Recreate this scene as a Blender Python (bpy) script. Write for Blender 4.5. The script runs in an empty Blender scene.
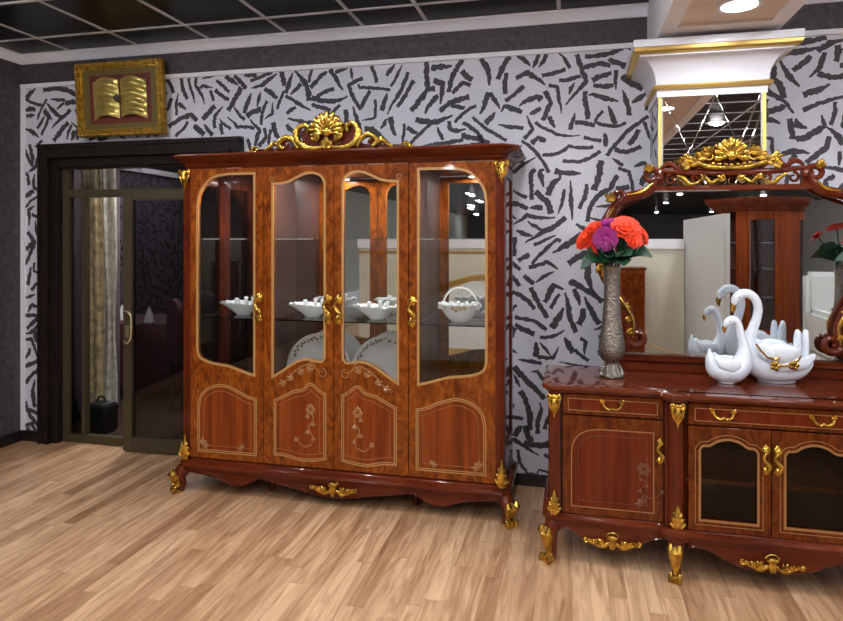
import bpy, bmesh, math, random
from mathutils import Vector, Matrix
S = bpy.context.scene
C = S.collection
PI = math.pi
random.seed(7)

# ------------------------------------------------------------------ camera
YAW = math.radians(13.3945)
cam = bpy.data.cameras.new('camera'); cam.sensor_fit = 'HORIZONTAL'; cam.sensor_width = 36
cam.lens = 36 * 632.0 / 843.0
cam.shift_y = -71.5 / 843.0
cam.clip_start = 0.05; cam.clip_end = 200
co = bpy.data.objects.new('camera', cam); C.objects.link(co)
co.location = (0, -4.157, 1.6); co.rotation_euler = (PI / 2, 0, YAW)
S.camera = co
# ------------------------------------------------------------------ world, exposure
w = bpy.data.worlds.new('world'); S.world = w; w.use_nodes = True
w.node_tree.nodes['Background'].inputs[0].default_value = (0.75, 0.8, 0.9, 1)
w.node_tree.nodes['Background'].inputs[1].default_value = 0.35
S.view_settings.view_transform = 'Standard'; S.view_settings.look = 'None'
S.view_settings.gamma = 1; S.view_settings.use_curve_mapping = False
S.view_settings.exposure = 0.2
S.cycles.sample_clamp_indirect = 6
S.cycles.max_bounces = 10; S.cycles.transparent_max_bounces = 24; S.cycles.glossy_bounces = 6
LAMP = 215.0      # emission of a ceiling lamp's lens
LAMP_COL = (.97, .97, 1.0)
# lamp positions (x, y): near rows light the furniture, far ones show in the mirrors
NEAR = [(x, y) for y in (-1.75, -3.3, -5.2) for x in (-3.3, -1.65, -0.15, 1.75, 3.3)]
FAR = [(-3.3, -7.2), (-0.9, -7.2), (1.2, -7.2), (3.4, -7.2), (-2.4, -9.6), (0.4, -9.6), (3.4, -10.4),
       (3.35, -14.4), (3.38, -18.5), (3.63, -23.5), (4.45, -33), (6.15, -19.7), (7.2, -33),
       (-3.2, -16.75), (-3.43, -20.4), (-4.22, -23.5), (-5.43, -33), (-4.65, -26), (-0.3, -15.5), (0.6, -22.0), (6.0, -13.0), (6.4, -7.6)]

# ------------------------------------------------------------------ materials
def nm(name):
    m = bpy.data.materials.new(name); m.use_nodes = True
    nt = m.node_tree; b = nt.nodes['Principled BSDF']
    return m, nt, b
def mat(name, col, rough=0.5, metal=0.0, coat=0.0, spec=0.5, bump=0, bscale=60, var=0.0, vscale=8):
    m, nt, b = nm(name)
    b.inputs['Base Color'].default_value = (*col, 1); b.inputs['Roughness'].default_value = rough
    b.inputs['Metallic'].default_value = metal; b.inputs['Coat Weight'].default_value = coat
    b.inputs['Coat Roughness'].default_value = 0.06; b.inputs['Specular IOR Level'].default_value = spec
    tc = nt.nodes.new('ShaderNodeTexCoord')
    if bump:
        n = nt.nodes.new('ShaderNodeTexNoise'); n.inputs['Scale'].default_value = bscale; n.inputs['Detail'].default_value = 4
        nt.links.new(tc.outputs['Object'], n.inputs['Vector'])
        bp = nt.nodes.new('ShaderNodeBump'); bp.inputs['Strength'].default_value = bump; bp.inputs['Distance'].default_value = 0.01
        nt.links.new(n.outputs['Fac'], bp.inputs['Height']); nt.links.new(bp.outputs['Normal'], b.inputs['Normal'])
    if var:
        n = nt.nodes.new('ShaderNodeTexNoise'); n.inputs['Scale'].default_value = vscale; n.inputs['Detail'].default_value = 5
        nt.links.new(tc.outputs['Object'], n.inputs['Vector'])
        r = nt.nodes.new('ShaderNodeValToRGB')
        r.color_ramp.elements[0].position = 0.3; r.color_ramp.elements[1].position = 0.7
        r.color_ramp.elements[0].color = (*[c * (1 - var) for c in col], 1)
        r.color_ramp.elements[1].color = (*[min(1, c * (1 + var)) for c in col], 1)
        nt.links.new(n.outputs['Fac'], r.inputs[0]); nt.links.new(r.outputs[0], b.inputs['Base Color'])
    return m
def wood(name, cols, scale=(30, 30, 2.2), rough=0.3, coat=0.6, dist=1.5, nscale=1.0, detail=5, lo=0.3, hi=0.7):
    m, nt, b = nm(name)
    tc = nt.nodes.new('ShaderNodeTexCoord'); mp = nt.nodes.new('ShaderNodeMapping'); mp.inputs['Scale'].default_value = scale
    n = nt.nodes.new('ShaderNodeTexNoise'); n.inputs['Scale'].default_value = nscale; n.inputs['Detail'].default_value = detail
    n.inputs['Distortion'].default_value = dist; n.inputs['Roughness'].default_value = 0.6
    r = nt.nodes.new('ShaderNodeValToRGB'); e = r.color_ramp.elements
    e[0].position = lo; e[1].position = hi; e[0].color = (*cols[0], 1); e[1].color = (*cols[-1], 1)
    if len(cols) == 3:
        k = e.new((lo + hi) / 2); k.color = (*cols[1], 1)
    L = nt.links.new
    L(tc.outputs['Object'], mp.inputs[0]); L(mp.outputs[0], n.inputs['Vector']); L(n.outputs['Fac'], r.inputs[0]); L(r.outputs[0], b.inputs['Base Color'])
    b.inputs['Roughness'].default_value = rough; b.inputs['Coat Weight'].default_value = coat; b.inputs['Coat Roughness'].default_value = 0.04; b.inputs['Specular IOR Level'].default_value = .12
    return m
def glass(name, tint=(1, 1, 1), refl=1.0, ior=1.45):
    m = bpy.data.materials.new(name); m.use_nodes = True; nt = m.node_tree; nt.nodes.clear(); L = nt.links.new
    o = nt.nodes.new('ShaderNodeOutputMaterial'); mx = nt.nodes.new('ShaderNodeMixShader')
    t = nt.nodes.new('ShaderNodeBsdfTransparent'); t.inputs[0].default_value = (*tint, 1)
    g = nt.nodes.new('ShaderNodeBsdfGlossy'); g.inputs['Roughness'].default_value = 0.0; g.inputs[0].default_value = (refl, refl, refl, 1)
    f = nt.nodes.new('ShaderNodeFresnel'); f.inputs[0].default_value = ior
    L(f.outputs[0], mx.inputs[0]); L(t.outputs[0], mx.inputs[1]); L(g.outputs[0], mx.inputs[2]); L(mx.outputs[0], o.inputs[0])
    return m
def emit(name, col, s):
    m = bpy.data.materials.new(name); m.use_nodes = True; nt = m.node_tree; nt.nodes.clear()
    o = nt.nodes.new('ShaderNodeOutputMaterial'); e = nt.nodes.new('ShaderNodeEmission')
    e.inputs[0].default_value = (*col, 1); e.inputs[1].default_value = s; nt.links.new(e.outputs[0], o.inputs[0]); return m
def MN(nt, op, a, b=None, clamp=False):
    n = nt.nodes.new('ShaderNodeMath'); n.operation = op; n.use_clamp = clamp
    for i, v in enumerate((a, b)):
        if v is None: continue
        if isinstance(v, (int, float)): n.inputs[i].default_value = v
        else: nt.links.new(v, n.inputs[i])
    return n.outputs[0]

def wallpaper(name, light, dark, rough=0.6):
    m, nt, b = nm(name); L = nt.links.new
    tc = nt.nodes.new('ShaderNodeTexCoord'); sp = nt.nodes.new('ShaderNodeSeparateXYZ'); L(tc.outputs['Object'], sp.inputs[0])
    U = MN(nt, 'SUBTRACT', sp.outputs[0], sp.outputs[1]); Vv = sp.outputs[2]
    cb = nt.nodes.new('ShaderNodeCombineXYZ'); L(U, cb.inputs[0]); L(Vv, cb.inputs[1])
    n1 = nt.nodes.new('ShaderNodeTexNoise'); n1.inputs['Scale'].default_value = 30; n1.inputs['Detail'].default_value = 3; L(cb.outputs[0], n1.inputs['Vector'])
    n2 = nt.nodes.new('ShaderNodeTexNoise'); n2.inputs['Scale'].default_value = 4.5; n2.inputs['Detail'].default_value = 1; L(cb.outputs[0], n2.inputs['Vector'])
    def vm(op, a, bb):
        q = nt.nodes.new('ShaderNodeVectorMath'); q.operation = op
        for i, v in enumerate((a, bb)):
            if isinstance(v, tuple): q.inputs[i].default_value = v
            else: L(v, q.inputs[i])
        return q.outputs[0]
    d1 = vm('MULTIPLY', vm('SUBTRACT', n1.outputs['Color'], (.5, .5, .5)), (.028, .028, 0))
    d2 = vm('MULTIPLY', vm('SUBTRACT', n2.outputs['Color'], (.5, .5, .5)), (.16, .16, 0))
    P0 = vm('ADD', vm('ADD', cb.outputs[0], d1), d2)
    def layer(off, scale, wid, ln, rnd, bend):
        P = vm('ADD', P0, off)
        v = nt.nodes.new('ShaderNodeTexVoronoi'); v.voronoi_dimensions = '2D'; v.inputs['Scale'].default_value = scale; v.inputs['Randomness'].default_value = rnd
        L(P, v.inputs['Vector'])
        loc = vm('SUBTRACT', P, v.outputs['Position']); s2 = nt.nodes.new('ShaderNodeSeparateXYZ'); L(loc, s2.inputs[0])
        cs = nt.nodes.new('ShaderNodeSeparateColor'); L(v.outputs['Color'], cs.inputs[0])
        a = MN(nt, 'MULTIPLY', cs.outputs[0], 2 * PI); ca = MN(nt, 'COSINE', a); sa = MN(nt, 'SINE', a)
        u = MN(nt, 'ADD', MN(nt, 'MULTIPLY', s2.outputs[0], ca), MN(nt, 'MULTIPLY', s2.outputs[1], sa))
        q = MN(nt, 'SUBTRACT', MN(nt, 'MULTIPLY', s2.outputs[1], ca), MN(nt, 'MULTIPLY', s2.outputs[0], sa))
        bd = MN(nt, 'MULTIPLY', MN(nt, 'SUBTRACT', cs.outputs[1], .5), bend)
        q = MN(nt, 'ADD', q, MN(nt, 'MULTIPLY', MN(nt, 'MULTIPLY', u, u), bd))
        ww = MN(nt, 'MULTIPLY', MN(nt, 'ADD', MN(nt, 'MULTIPLY', cs.outputs[2], .7), .65), wid)
        ww = MN(nt, 'ADD', ww, MN(nt, 'MULTIPLY', u, wid * 3.5))
        m1 = MN(nt, 'MULTIPLY', MN(nt, 'SUBTRACT', ww, MN(nt, 'ABSOLUTE', q)), 220, True)
        m2 = MN(nt, 'MULTIPLY', MN(nt, 'SUBTRACT', ln, MN(nt, 'ABSOLUTE', u)), 120, True)
        return MN(nt, 'MULTIPLY', m1, m2)
    a = layer((3.1, 7.7, 0), 6.0, .0200, .120, .75, 9.0)
    c = layer((13.4, 2.2, 0), 5.4, .0150, .100, .9, 9.0)
    k = MN(nt, 'MAXIMUM', a, c)
    mx = nt.nodes.new('ShaderNodeMix'); mx.data_type = 'RGBA'; L(k, mx.inputs[0])
    mx.inputs[6].default_value = (*light, 1); mx.inputs[7].default_value = (*dark, 1); L(mx.outputs[2], b.inputs['Base Color'])
    b.inputs['Roughness'].default_value = rough; b.inputs['Specular IOR Level'].default_value = .3
    return m
def floor_mat():
    m, nt, b = nm('laminate'); L = nt.links.new
    tc = nt.nodes.new('ShaderNodeTexCoord'); sp = nt.nodes.new('ShaderNodeSeparateXYZ'); L(tc.outputs['Object'], sp.inputs[0])
    W_ = 0.080; LEN = 1.25
    row = MN(nt, 'FLOOR', MN(nt, 'DIVIDE', sp.outputs[0], W_))
    wn = nt.nodes.new('ShaderNodeTexWhiteNoise'); wn.noise_dimensions = '1D'; L(row, wn.inputs['W'])
    yy = MN(nt, 'ADD', MN(nt, 'DIVIDE', sp.outputs[1], LEN), MN(nt, 'MULTIPLY', wn.outputs['Value'], 9.0))
    cell = MN(nt, 'FLOOR', yy)
    cb = nt.nodes.new('ShaderNodeCombineXYZ'); L(row, cb.inputs[0]); L(cell, cb.inputs[1])
    w2 = nt.nodes.new('ShaderNodeTexWhiteNoise'); w2.noise_dimensions = '2D'; L(cb.outputs[0], w2.inputs['Vector'])
    r = nt.nodes.new('ShaderNodeValToRGB'); e = r.color_ramp.elements
    e[0].position = 0; e[0].color = (.37, .205, .110, 1); e[1].position = 1; e[1].color = (.66, .44, .265, 1)
    k = e.new(.35); k.color = (.49, .295, .165, 1); k = e.new(.7); k.color = (.58, .37, .22, 1)
    L(w2.outputs['Value'], r.inputs[0])
    # grain, shifted per plank
    cg = nt.nodes.new('ShaderNodeCombineXYZ')
    L(MN(nt, 'MULTIPLY', sp.outputs[0], 26), cg.inputs[0]); L(MN(nt, 'MULTIPLY', sp.outputs[1], 2.4), cg.inputs[1]); L(MN(nt, 'MULTIPLY', w2.outputs['Value'], 60), cg.inputs[2])
    n = nt.nodes.new('ShaderNodeTexNoise'); n.inputs['Scale'].default_value = 1; n.inputs['Detail'].default_value = 5; n.inputs['Distortion'].default_value = 1.2
    L(cg.outputs[0], n.inputs['Vector'])
    gr = nt.nodes.new('ShaderNodeValToRGB'); g = gr.color_ramp.elements
    g[0].position = .3; g[0].color = (.60, .50, .43, 1); g[1].position = .62; g[1].color = (1.05, 1.04, 1.02, 1)
    L(n.outputs['Fac'], gr.inputs[0])
    mx = nt.nodes.new('ShaderNodeMix'); mx.data_type = 'RGBA'; mx.blend_type = 'MULTIPLY'; mx.inputs[0].default_value = 1
    L(r.outputs[0], mx.inputs[6]); L(gr.outputs[0], mx.inputs[7])
    # joints
    fx = MN(nt, 'FRACT', MN(nt, 'DIVIDE', sp.outputs[0], W_ * 2)); fy = MN(nt, 'FRACT', yy)
    j = MN(nt, 'MAXIMUM', MN(nt, 'LESS_THAN', fx, .014), MN(nt, 'LESS_THAN', fy, .004))
    m2 = nt.nodes.new('ShaderNodeMix'); m2.data_type = 'RGBA'; L(MN(nt, 'MULTIPLY', j, .45), m2.inputs[0]); L(mx.outputs[2], m2.inputs[6]); m2.inputs[7].default_value = (.16, .09, .05, 1)
    L(m2.outputs[2], b.inputs['Base Color'])
    b.inputs['Roughness'].default_value = .33; b.inputs['Specular IOR Level'].default_value = .45
    return m

M = {}
M['paper'] = mat('white_wallpaper', (.635, .635, .70), .6, spec=.3, var=.06, vscale=5)
M['ink'] = mat('charcoal_print', (.055, .050, .060), .6, spec=.3)
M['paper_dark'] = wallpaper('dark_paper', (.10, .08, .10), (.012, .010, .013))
M['dark_wall'] = mat('dark_textured_paper', (.060, .048, .056), .55, bump=.5, bscale=90, var=.45, vscale=28)
M['white'] = mat('white_paint', (.78, .78, .80), .45)
M['crown'] = mat('crown_paint', (.85, .88, .97), .45)
M['capital'] = mat('capital_paint', (.72, .745, .82), .45)
M['ceil'] = mat('black_ceiling_tile', (.003, .003, .004), .3, spec=.13)
M['tbar'] = mat('ceiling_bar', (.64, .67, .74), .4)
M['beige'] = mat('beige_soffit', (.66, .53, .43), .6)
M['floor'] = floor_mat()
M['base'] = mat('dark_baseboard', (.012, .009, .009), .35)
M['casing'] = wood('wenge_casing', [(.006, .004, .004), (.028, .018, .015)], (40, 40, 3), .35, .3)
M['olive'] = mat('bronze_aluminium', (.080, .064, .034), .42, .35)
M['gold'] = mat('gilt', (.52, .30, .05), .25, .92, var=.6, vscale=30)
M['goldtrim'] = mat('gold_trim', (.62, .42, .12), .3, .7)
M['goldold'] = mat('antique_gilt', (.42, .24, .03), .34, .8, bump=.5, bscale=70, var=.5, vscale=40)
M['mirror'] = mat('mirror', (.86, .88, .88), .0, 1.0)
M['mirror_dim'] = mat('tinted_mirror', (.80, .78, .77), .0, 1.0)
M['glass'] = glass('clear_glass', (.97, .98, .975))
M['shelf'] = glass('shelf_glass', (.96, .98, .975))
M['glassdoor'] = glass('door_glass', (.52, .51, .52), .8)
M['burl'] = wood('burl_veneer', [(.075, .014, .002), (.200, .044, .004), (.33, .090, .009)], (9, 9, 4.5), .28, .3, 2.2, 1.6)
M['panel'] = wood('striped_veneer', [(.11, .018, .003), (.205, .036, .005), (.27, .060, .008)], (26, 26, 1.0), .28, .3, .4)
M['red'] = wood('red_mahogany', [(.055, .008, .003), (.105, .016, .005), (.145, .026, .007)], (14, 14, 3), .22, .35, 1.0)
M['redh'] = wood('red_mahogany_rail', [(.060, .009, .003), (.110, .018, .005), (.150, .030, .008)], (2, 9, 9), .2, .3, 1.0)
M['burl2'] = wood('dark_burl_veneer', [(.050, .008, .002), (.110, .021, .003), (.17, .042, .006)], (9, 9, 4.5), .26, .3, 2.0, 1.6)
M['panel2'] = wood('dark_striped_veneer', [(.070, .009, .003), (.120, .016, .004), (.155, .027, .006)], (24, 24, 1.0), .26, .3, .4)
M['inlay'] = mat('inlay_maple', (.42, .235, .075), .3, coat=.5)
M['inlay3'] = mat('inlay_faint', (.135, .042, .012), .3, coat=.3)
M['inlay2'] = mat('inlay_dull', (.30, .135, .042), .3, coat=.5)
M['inside'] = mat('cabinet_inside', (.055, .020, .014), .4)
M['black'] = mat('dark_interior', (.008, .006, .006), .6)
M['china'] = mat('white_china', (.90, .91, .90), .12, coat=.8)
M['chinadec'] = mat('printed_border', (.20, .21, .10), .25, var=.6, vscale=60)
M['porc'] = mat('white_porcelain', (.78, .84, .92), .10, coat=1.0)
M['vase'] = mat('engraved_pewter', (.27, .245, .21), .24, .92, bump=.8, bscale=95, var=.35, vscale=110)
M['leaf'] = mat('leaf_green', (.014, .060, .028), .4, var=.5, vscale=30)
M['orange'] = mat('orange_petals', (.80, .045, .006), .55, var=.3, vscale=40)
M['redpet'] = mat('red_petals', (.62, .012, .012), .55, var=.3, vscale=40)
M['magenta'] = mat('magenta_petals', (.27, .004, .15), .55, var=.3, vscale=40)
M['cream'] = mat('cream_panel', (.62, .58, .47), .5)
M['ribbed'] = mat('grey_panel', (.50, .50, .47), .5)
M['sofa'] = mat('white_leather', (.72, .74, .72), .4)
M['lens'] = emit('lamp_lens', LAMP_COL, LAMP)
M['lens_small'] = emit('cabinet_lamp_lens', (.95, .97, 1.0), 380)
M['curtain'] = mat('gold_brocade', (.50, .40, .22), .5, var=.55, vscale=14)
M['curtain2'] = mat('white_brocade', (.62, .60, .52), .5, var=.35, vscale=18)
M['pinkwall'] = mat('mauve_plaster', (.20, .155, .165), .6, var=.25, vscale=5)
M['darkfloor'] = wood('dark_laminate', [(.040, .024, .018), (.10, .062, .045)], (12, 1.5, 12), .3, .2)
M['cloth'] = mat('dark_red_cloth', (.060, .008, .010), .7)
M['napkin'] = mat('white_napkin', (.6, .6, .6), .7)
M['bag'] = mat('black_plastic', (.010, .010, .011), .35)
M['redart'] = mat('red_ground', (.13, .018, .012), .5, var=.3, vscale=20)
M['mat_olive'] = mat('olive_mount', (.16, .12, .035), .45, .3)
M['pagegold'] = mat('gold_pages', (.60, .48, .14), .3, .7, var=.3, vscale=9)
M['medallion'] = mat('dark_medallion', (.03, .016, .012), .5)

# ------------------------------------------------------------------ mesh helpers
def V(*a): return Vector(a)
class B:
    def __init__(s): s.bm = bmesh.new()
    def box(s, x0, x1, y0, y1, z0, z1):
        v = [s.bm.verts.new((x, y, z)) for z in (z0, z1) for y in (y0, y1) for x in (x0, x1)]
        for f in ((0, 2, 3, 1), (4, 5, 7, 6), (0, 1, 5, 4), (2, 6, 7, 3), (0, 4, 6, 2), (1, 3, 7, 5)):
            s.bm.faces.new([v[i] for i in f])
        return s
    def rings(s, rs, cap=True, closed=False):
        vr = [[s.bm.verts.new(p) for p in r] for r in rs]
        n = len(vr[0])
        pairs = list(zip(vr, vr[1:])) + ([(vr[-1], vr[0])] if closed else [])
        for a, b in pairs:
            for i in range(n):
                s.bm.faces.new((a[i], a[(i + 1) % n], b[(i + 1) % n], b[i]))
        if cap and not closed:
            s.bm.faces.new(vr[0][::-1]); s.bm.faces.new(vr[-1])
        return s
    def tube(s, pts, r, seg=8, sy=1.0, cap=True, closed=False):
        """sweep; r: number or list; sy flattens the section along the world y axis"""
        P = [Vector(p) for p in pts]; n = len(P)
        R = r if isinstance(r, (list, tuple)) else [r] * n
        T = [((P[(i + 1) % n] if closed else P[min(i + 1, n - 1)]) - (P[i - 1] if (closed or i) else P[0])).normalized() for i in range(n)]
        up = V(0, 1, 0)
        if abs(T[0].dot(up)) > .9: up = V(1, 0, 0)
        nrm = (up - T[0] * up.dot(T[0])).normalized(); rs = []
        for i in range(n):
            nrm = nrm - T[i] * nrm.dot(T[i])
            nrm = nrm.normalized() if nrm.length > 1e-6 else T[i].orthogonal().normalized()
            bn = T[i].cross(nrm)
            ring = []
            for k in range(seg):
                a = 2 * PI * k / seg
                d = (nrm * math.cos(a) + bn * math.sin(a)) * R[i]; d.y *= sy
                ring.append(P[i] + d)
            rs.append(ring)
        return s.rings(rs, cap, closed)
    def lathe(s, prof, c=(0, 0, 0), seg=24, sx=1, sy=1, cap=True):
        rs = [[(c[0] + r * sx * math.cos(2 * PI * k / seg), c[1] + r * sy * math.sin(2 * PI * k / seg), c[2] + z) for k in range(seg)] for r, z in prof]
        return s.rings(rs, cap)
    def ell(s, c, r, seg=12, rot=None):
        mtx = Matrix.Translation(c) @ (rot.to_4x4() if rot else Matrix()) @ Matrix.Diagonal((*r, 1))
        bmesh.ops.create_uvsphere(s.bm, u_segments=seg, v_segments=max(6, seg * 2 // 3), radius=1, matrix=mtx)
        return s
    def plate(s, outs, yf, depth, bevel=0.0):
        """flat plate in the xz plane with outlines outs (first outer, others holes); front at y = yf"""
        cu = bpy.data.curves.new('t', 'CURVE'); cu.dimensions = '2D'; cu.fill_mode = 'BOTH'
        cu.extrude = max(1e-5, depth / 2 - bevel); cu.bevel_depth = bevel; cu.offset = -bevel if bevel else 0; cu.bevel_resolution = 1
        for o in outs:
            sp = cu.splines.new('POLY'); sp.points.add(len(o) - 1); sp.use_cyclic_u = True
            for i, (x, z) in enumerate(o): sp.points[i].co = (x, z, 0, 1)
        ob = bpy.data.objects.new('t', cu); me = bpy.data.meshes.new_from_object(ob)
        me.transform(Matrix.Translation((0, yf + depth / 2, 0)) @ Matrix.Rotation(PI / 2, 4, 'X'))
        s.bm.from_mesh(me); bpy.data.objects.remove(ob); bpy.data.curves.remove(cu); bpy.data.meshes.remove(me)
        return s
    def slab(s, out, prof):
        """closed xy outline pushed outwards by d at height z for every (d, z) of prof"""
        rs = [[(x, y, z) for x, y in offs(out, d)] for d, z in prof]
        return s.rings(rs, True)
    def grid(s, f, nu, nv, close_u=False):
        vs = [[s.bm.verts.new(f(i / nu, j / nv)) for i in range(nu + 1)] for j in range(nv + 1)]
        for j in range(nv):
            for i in range(nu):
                s.bm.faces.new((vs[j][i], vs[j][i + 1], vs[j + 1][i + 1], vs[j + 1][i]))
        return s
    def xf(s, m): s.bm.transform(m); return s
def area2(o): return sum(a[0] * b[1] - b[0] * a[1] for a, b in zip(o, o[1:] + o[:1]))
def offs(o, d):
    """offset a closed polygon outwards by d (mitred)"""
    if d == 0: return list(o)
    sg = 1 if area2(o) > 0 else -1; n = len(o); r = []
    for i in range(n):
        p, q, t = o[i - 1], o[i], o[(i + 1) % n]
        a = Vector((q[0] - p[0], q[1] - p[1])); b = Vector((t[0] - q[0], t[1] - q[1]))
        a = a.normalized() if a.length > 1e-9 else b.normalized(); b = b.normalized() if b.length > 1e-9 else a
        na, nb = Vector((a.y, -a.x)) * sg, Vector((b.y, -b.x)) * sg
        m = na + nb; m = m / max(.35, (1 + na.dot(nb)))
        r.append((q[0] + m.x * d, q[1] + m.y * d))
    return r
def spl(pts, n=6):
    """Catmull-Rom through pts"""
    P = [Vector(p) for p in pts]; o = []
    for i in range(len(P) - 1):
        a, b, c, d = P[max(i - 1, 0)], P[i], P[i + 1], P[min(i + 2, len(P) - 1)]
        for k in range(n):
            t = k / n
            o.append(0.5 * ((2 * b) + (c - a) * t + (2 * a - 5 * b + 4 * c - d) * t * t + (3 * b - 3 * c + d - a) * t ** 3))
    o.append(P[-1]); return [tuple(v) for v in o]
def lerp_list(vals, n):
    o = []
    for i in range(n):
        t = i / max(1, n - 1) * (len(vals) - 1); k = min(int(t), len(vals) - 2); o.append(vals[k] + (vals[k + 1] - vals[k]) * (t - k))
    return o
def mirx(o): return [(-x, z) for x, z in o]
def link(o, parent=None):
    C.objects.link(o)
    if parent: o.parent = parent
    return o
def obj(name, b, m, parent=None, smooth=True, ang=40, bevel=0):
    bm = b.bm
    bmesh.ops.recalc_face_normals(bm, faces=bm.faces[:])
    if bevel:
        es = [e for e in bm.edges if len(e.link_faces) == 2 and e.calc_face_angle(0) > .6]
        bmesh.ops.bevel(bm, geom=es, offset=bevel, segments=2, affect='EDGES', clamp_overlap=True)
    me = bpy.data.meshes.new(name); bm.to_mesh(me); bm.free()
    me.materials.append(M[m] if isinstance(m, str) else m)
    if smooth:
        me.shade_smooth(); me.set_sharp_from_angle(angle=math.radians(ang))
    return link(bpy.data.objects.new(name, me), parent)
def tag(o, label=None, cat=None, group=None, kind=None):
    if label: o['label'] = label
    if cat: o['category'] = cat
    if group: o['group'] = group
    if kind: o['kind'] = kind
    return o
def thing(name, label, cat, loc=(0, 0, 0), rz=0, group=None):
    o = bpy.data.objects.new(name, None); C.objects.link(o); o.empty_display_size = .1
    o.location = loc; o.rotation_euler = (0, 0, rz); return tag(o, label, cat, group)
def struct(name, b, m, parent=None, label=None, **k):
    o = obj(name, b, m, parent, **k)
    if not parent: o['kind'] = 'structure'
    if label: o['label'] = label
    return o
def dup(root, loc, label=None, group=None, rz=None):
    r = root.copy(); C.objects.link(r); r.location = loc
    if rz is not None: r.rotation_euler = (0, 0, rz)
    if label: r['label'] = label
    if group: r['group'] = group
    for ch in list(root.children):
        c = ch.copy(); C.objects.link(c); c.parent = r
        for g in ch.children:
            d = g.copy(); C.objects.link(d); d.parent = c
    return r

# torn-paper strokes of the wallpaper, part of the papered wall's own mesh
def strokes(u0, u1, v0, v1, holes=(), seed=3):
    R = random.Random(seed); H = {}; cs = .05
    def near(p, d, own=None):
        k = int(d / cs) + 1; a, c = int(p[0] // cs), int(p[1] // cs)
        for i in range(a - k, a + k + 1):
            for j in range(c - k, c + k + 1):
                for q, sid in H.get((i, j), ()):
                    if sid != own and (q[0] - p[0]) ** 2 + (q[1] - p[1]) ** 2 < d * d: return True
        return False
    def inside(p): return u0 < p[0] < u1 and v0 < p[1] < v1 and not any(a < p[0] < b and c < p[1] < d for a, b, c, d in holes)
    out = []; st = .014; n = int((u1 - u0) * (v1 - v0) * 700)
    for sid in range(n):
        p = (R.uniform(u0, u1), R.uniform(v0, v1))
        if not inside(p) or near(p, .047): continue
        a0 = R.uniform(0, PI); cv = R.gauss(0, 1.8); L = R.uniform(.13, .36); line = [p]
        kink = R.uniform(.03, .09) if R.random() < .42 else 9; kd = R.choice((-1, 1)) * R.uniform(.6, 1.5)
        for sg in (1, -1):
            q = p; a = a0 + (0 if sg > 0 else PI); l = 0; lim = L * R.uniform(.35, .65)
            while l < lim:
                if sg > 0 and l < kink <= l + st: a += kd
                a += sg * cv * st + R.gauss(0, .07); q = (q[0] + st * math.cos(a), q[1] + st * math.sin(a)); l += st
                if not inside(q) or near(q, .035 if R.random() < .35 else .011): break
                line = line + [q] if sg > 0 else [q] + line
        if len(line) < 7: continue
        for q in line: H.setdefault((int(q[0] // cs), int(q[1] // cs)), []).append((q, sid))
        w = R.uniform(.0110, .0205); t0, t1 = R.choice((.3, .9, 1.15)), R.choice((.3, .9, 1.15)); m = len(line); Lf = []; Rt = []
        for i, q in enumerate(line):
            a, c = line[max(0, i - 1)], line[min(m - 1, i + 1)]; dx_, dy_ = c[0] - a[0], c[1] - a[1]; h = math.hypot(dx_, dy_) or 1
            t = i / (m - 1); e = min(1, t0 + (1 - t0) * min(1, t / .45)) if t < .5 else min(1, t1 + (1 - t1) * min(1, (1 - t) / .45))
            e *= w; j1, j2 = R.uniform(.70, 1.30), R.uniform(.70, 1.30)
            Lf.append((q[0] - dy_ / h * e * j1, q[1] + dx_ / h * e * j1)); Rt.append((q[0] + dy_ / h * e * j2, q[1] - dx_ / h * e * j2))
        out.append((Lf, Rt))
    return out
def paper(o, sets):
    """sets of (strokes, map (u, v) -> xyz) joined to papered object o as a second material"""
    me = o.data; bm = bmesh.new(); bm.from_mesh(me)
    for ss, f in sets:
        for Lf, Rt in ss:
            a = [bm.verts.new(f(*p)) for p in Lf]; c = [bm.verts.new(f(*p)) for p in Rt]
            for i in range(len(a) - 1): bm.faces.new((a[i], c[i], c[i + 1], a[i + 1])).material_index = 1
    bm.to_mesh(me); bm.free(); me.materials.append(M['ink'])
# ------------------------------------------------------------------ room shell
ZC = 3.05; XL = -4.26; XR = 9.0; YB = -36.0
DX0, DX1, DZ = -3.965, -2.41, 2.23       # door opening in the back wall
struct('floor', B().box(XL - .2, XR, YB, 0.06, -.1, 0), 'floor')
struct('ceiling', B().box(XL - 2.8, XR, YB, .0, ZC, ZC + .1), 'ceil')
b = B(); b.box(XL - .2, DX0, 0, .14, 0, 2.81); b.box(DX1, 5.2, 0, .14, 0, 2.81); b.box(DX0, DX1, 0, .14, DZ, 2.81)
wb_ = struct('wall_back', b, 'paper')
paper(wb_, [(strokes(XL + .03, 2.9, .02, 2.80, [(DX0 - .12, DX1 + .12, -1, DZ + .13)]), lambda u, v: (u, -.0008, v))])
struct('trim_1', B().box(XL - .2, 5.2, -.004, .14, 2.81, ZC), 'dark_wall')                      # dark frieze
b = B(); b.box(XL, .455, -.018, .0, 2.795, 2.825); b.box(1.06, 5.2, -.018, .0, 2.795, 2.825); b.box(XL, XL + .035, -.014, 0, .08, 2.795)
struct('trim_2', b, 'white')                                                                      # white picture rail
def crown(path):
    b = B(); prof = [(0, 2.984), (.012, 2.984), (.02, 2.996), (.052, 3.03), (.066, 3.036), (.066, ZC), (0, ZC)]
    n = len(path); rs = []
    for i, (x, y, nx, ny) in enumerate(path): rs.append([(x + nx * d, y + ny * d, z) for d, z in prof])
    return b.rings(rs, True)
struct('trim_3', crown([(XL, -10.0, 1, 0), (XL, -.004, 1, -1), (.455, -.004, 0, -1)]), 'crown')
struct('trim_4', crown([(1.06, -.004, 0, -1), (5.2, -.004, 0, -1)]), 'crown')
struct('wall_left', B().box(XL - .2, XL, -7.6, .0, 0, ZC), 'dark_wall')
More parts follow.
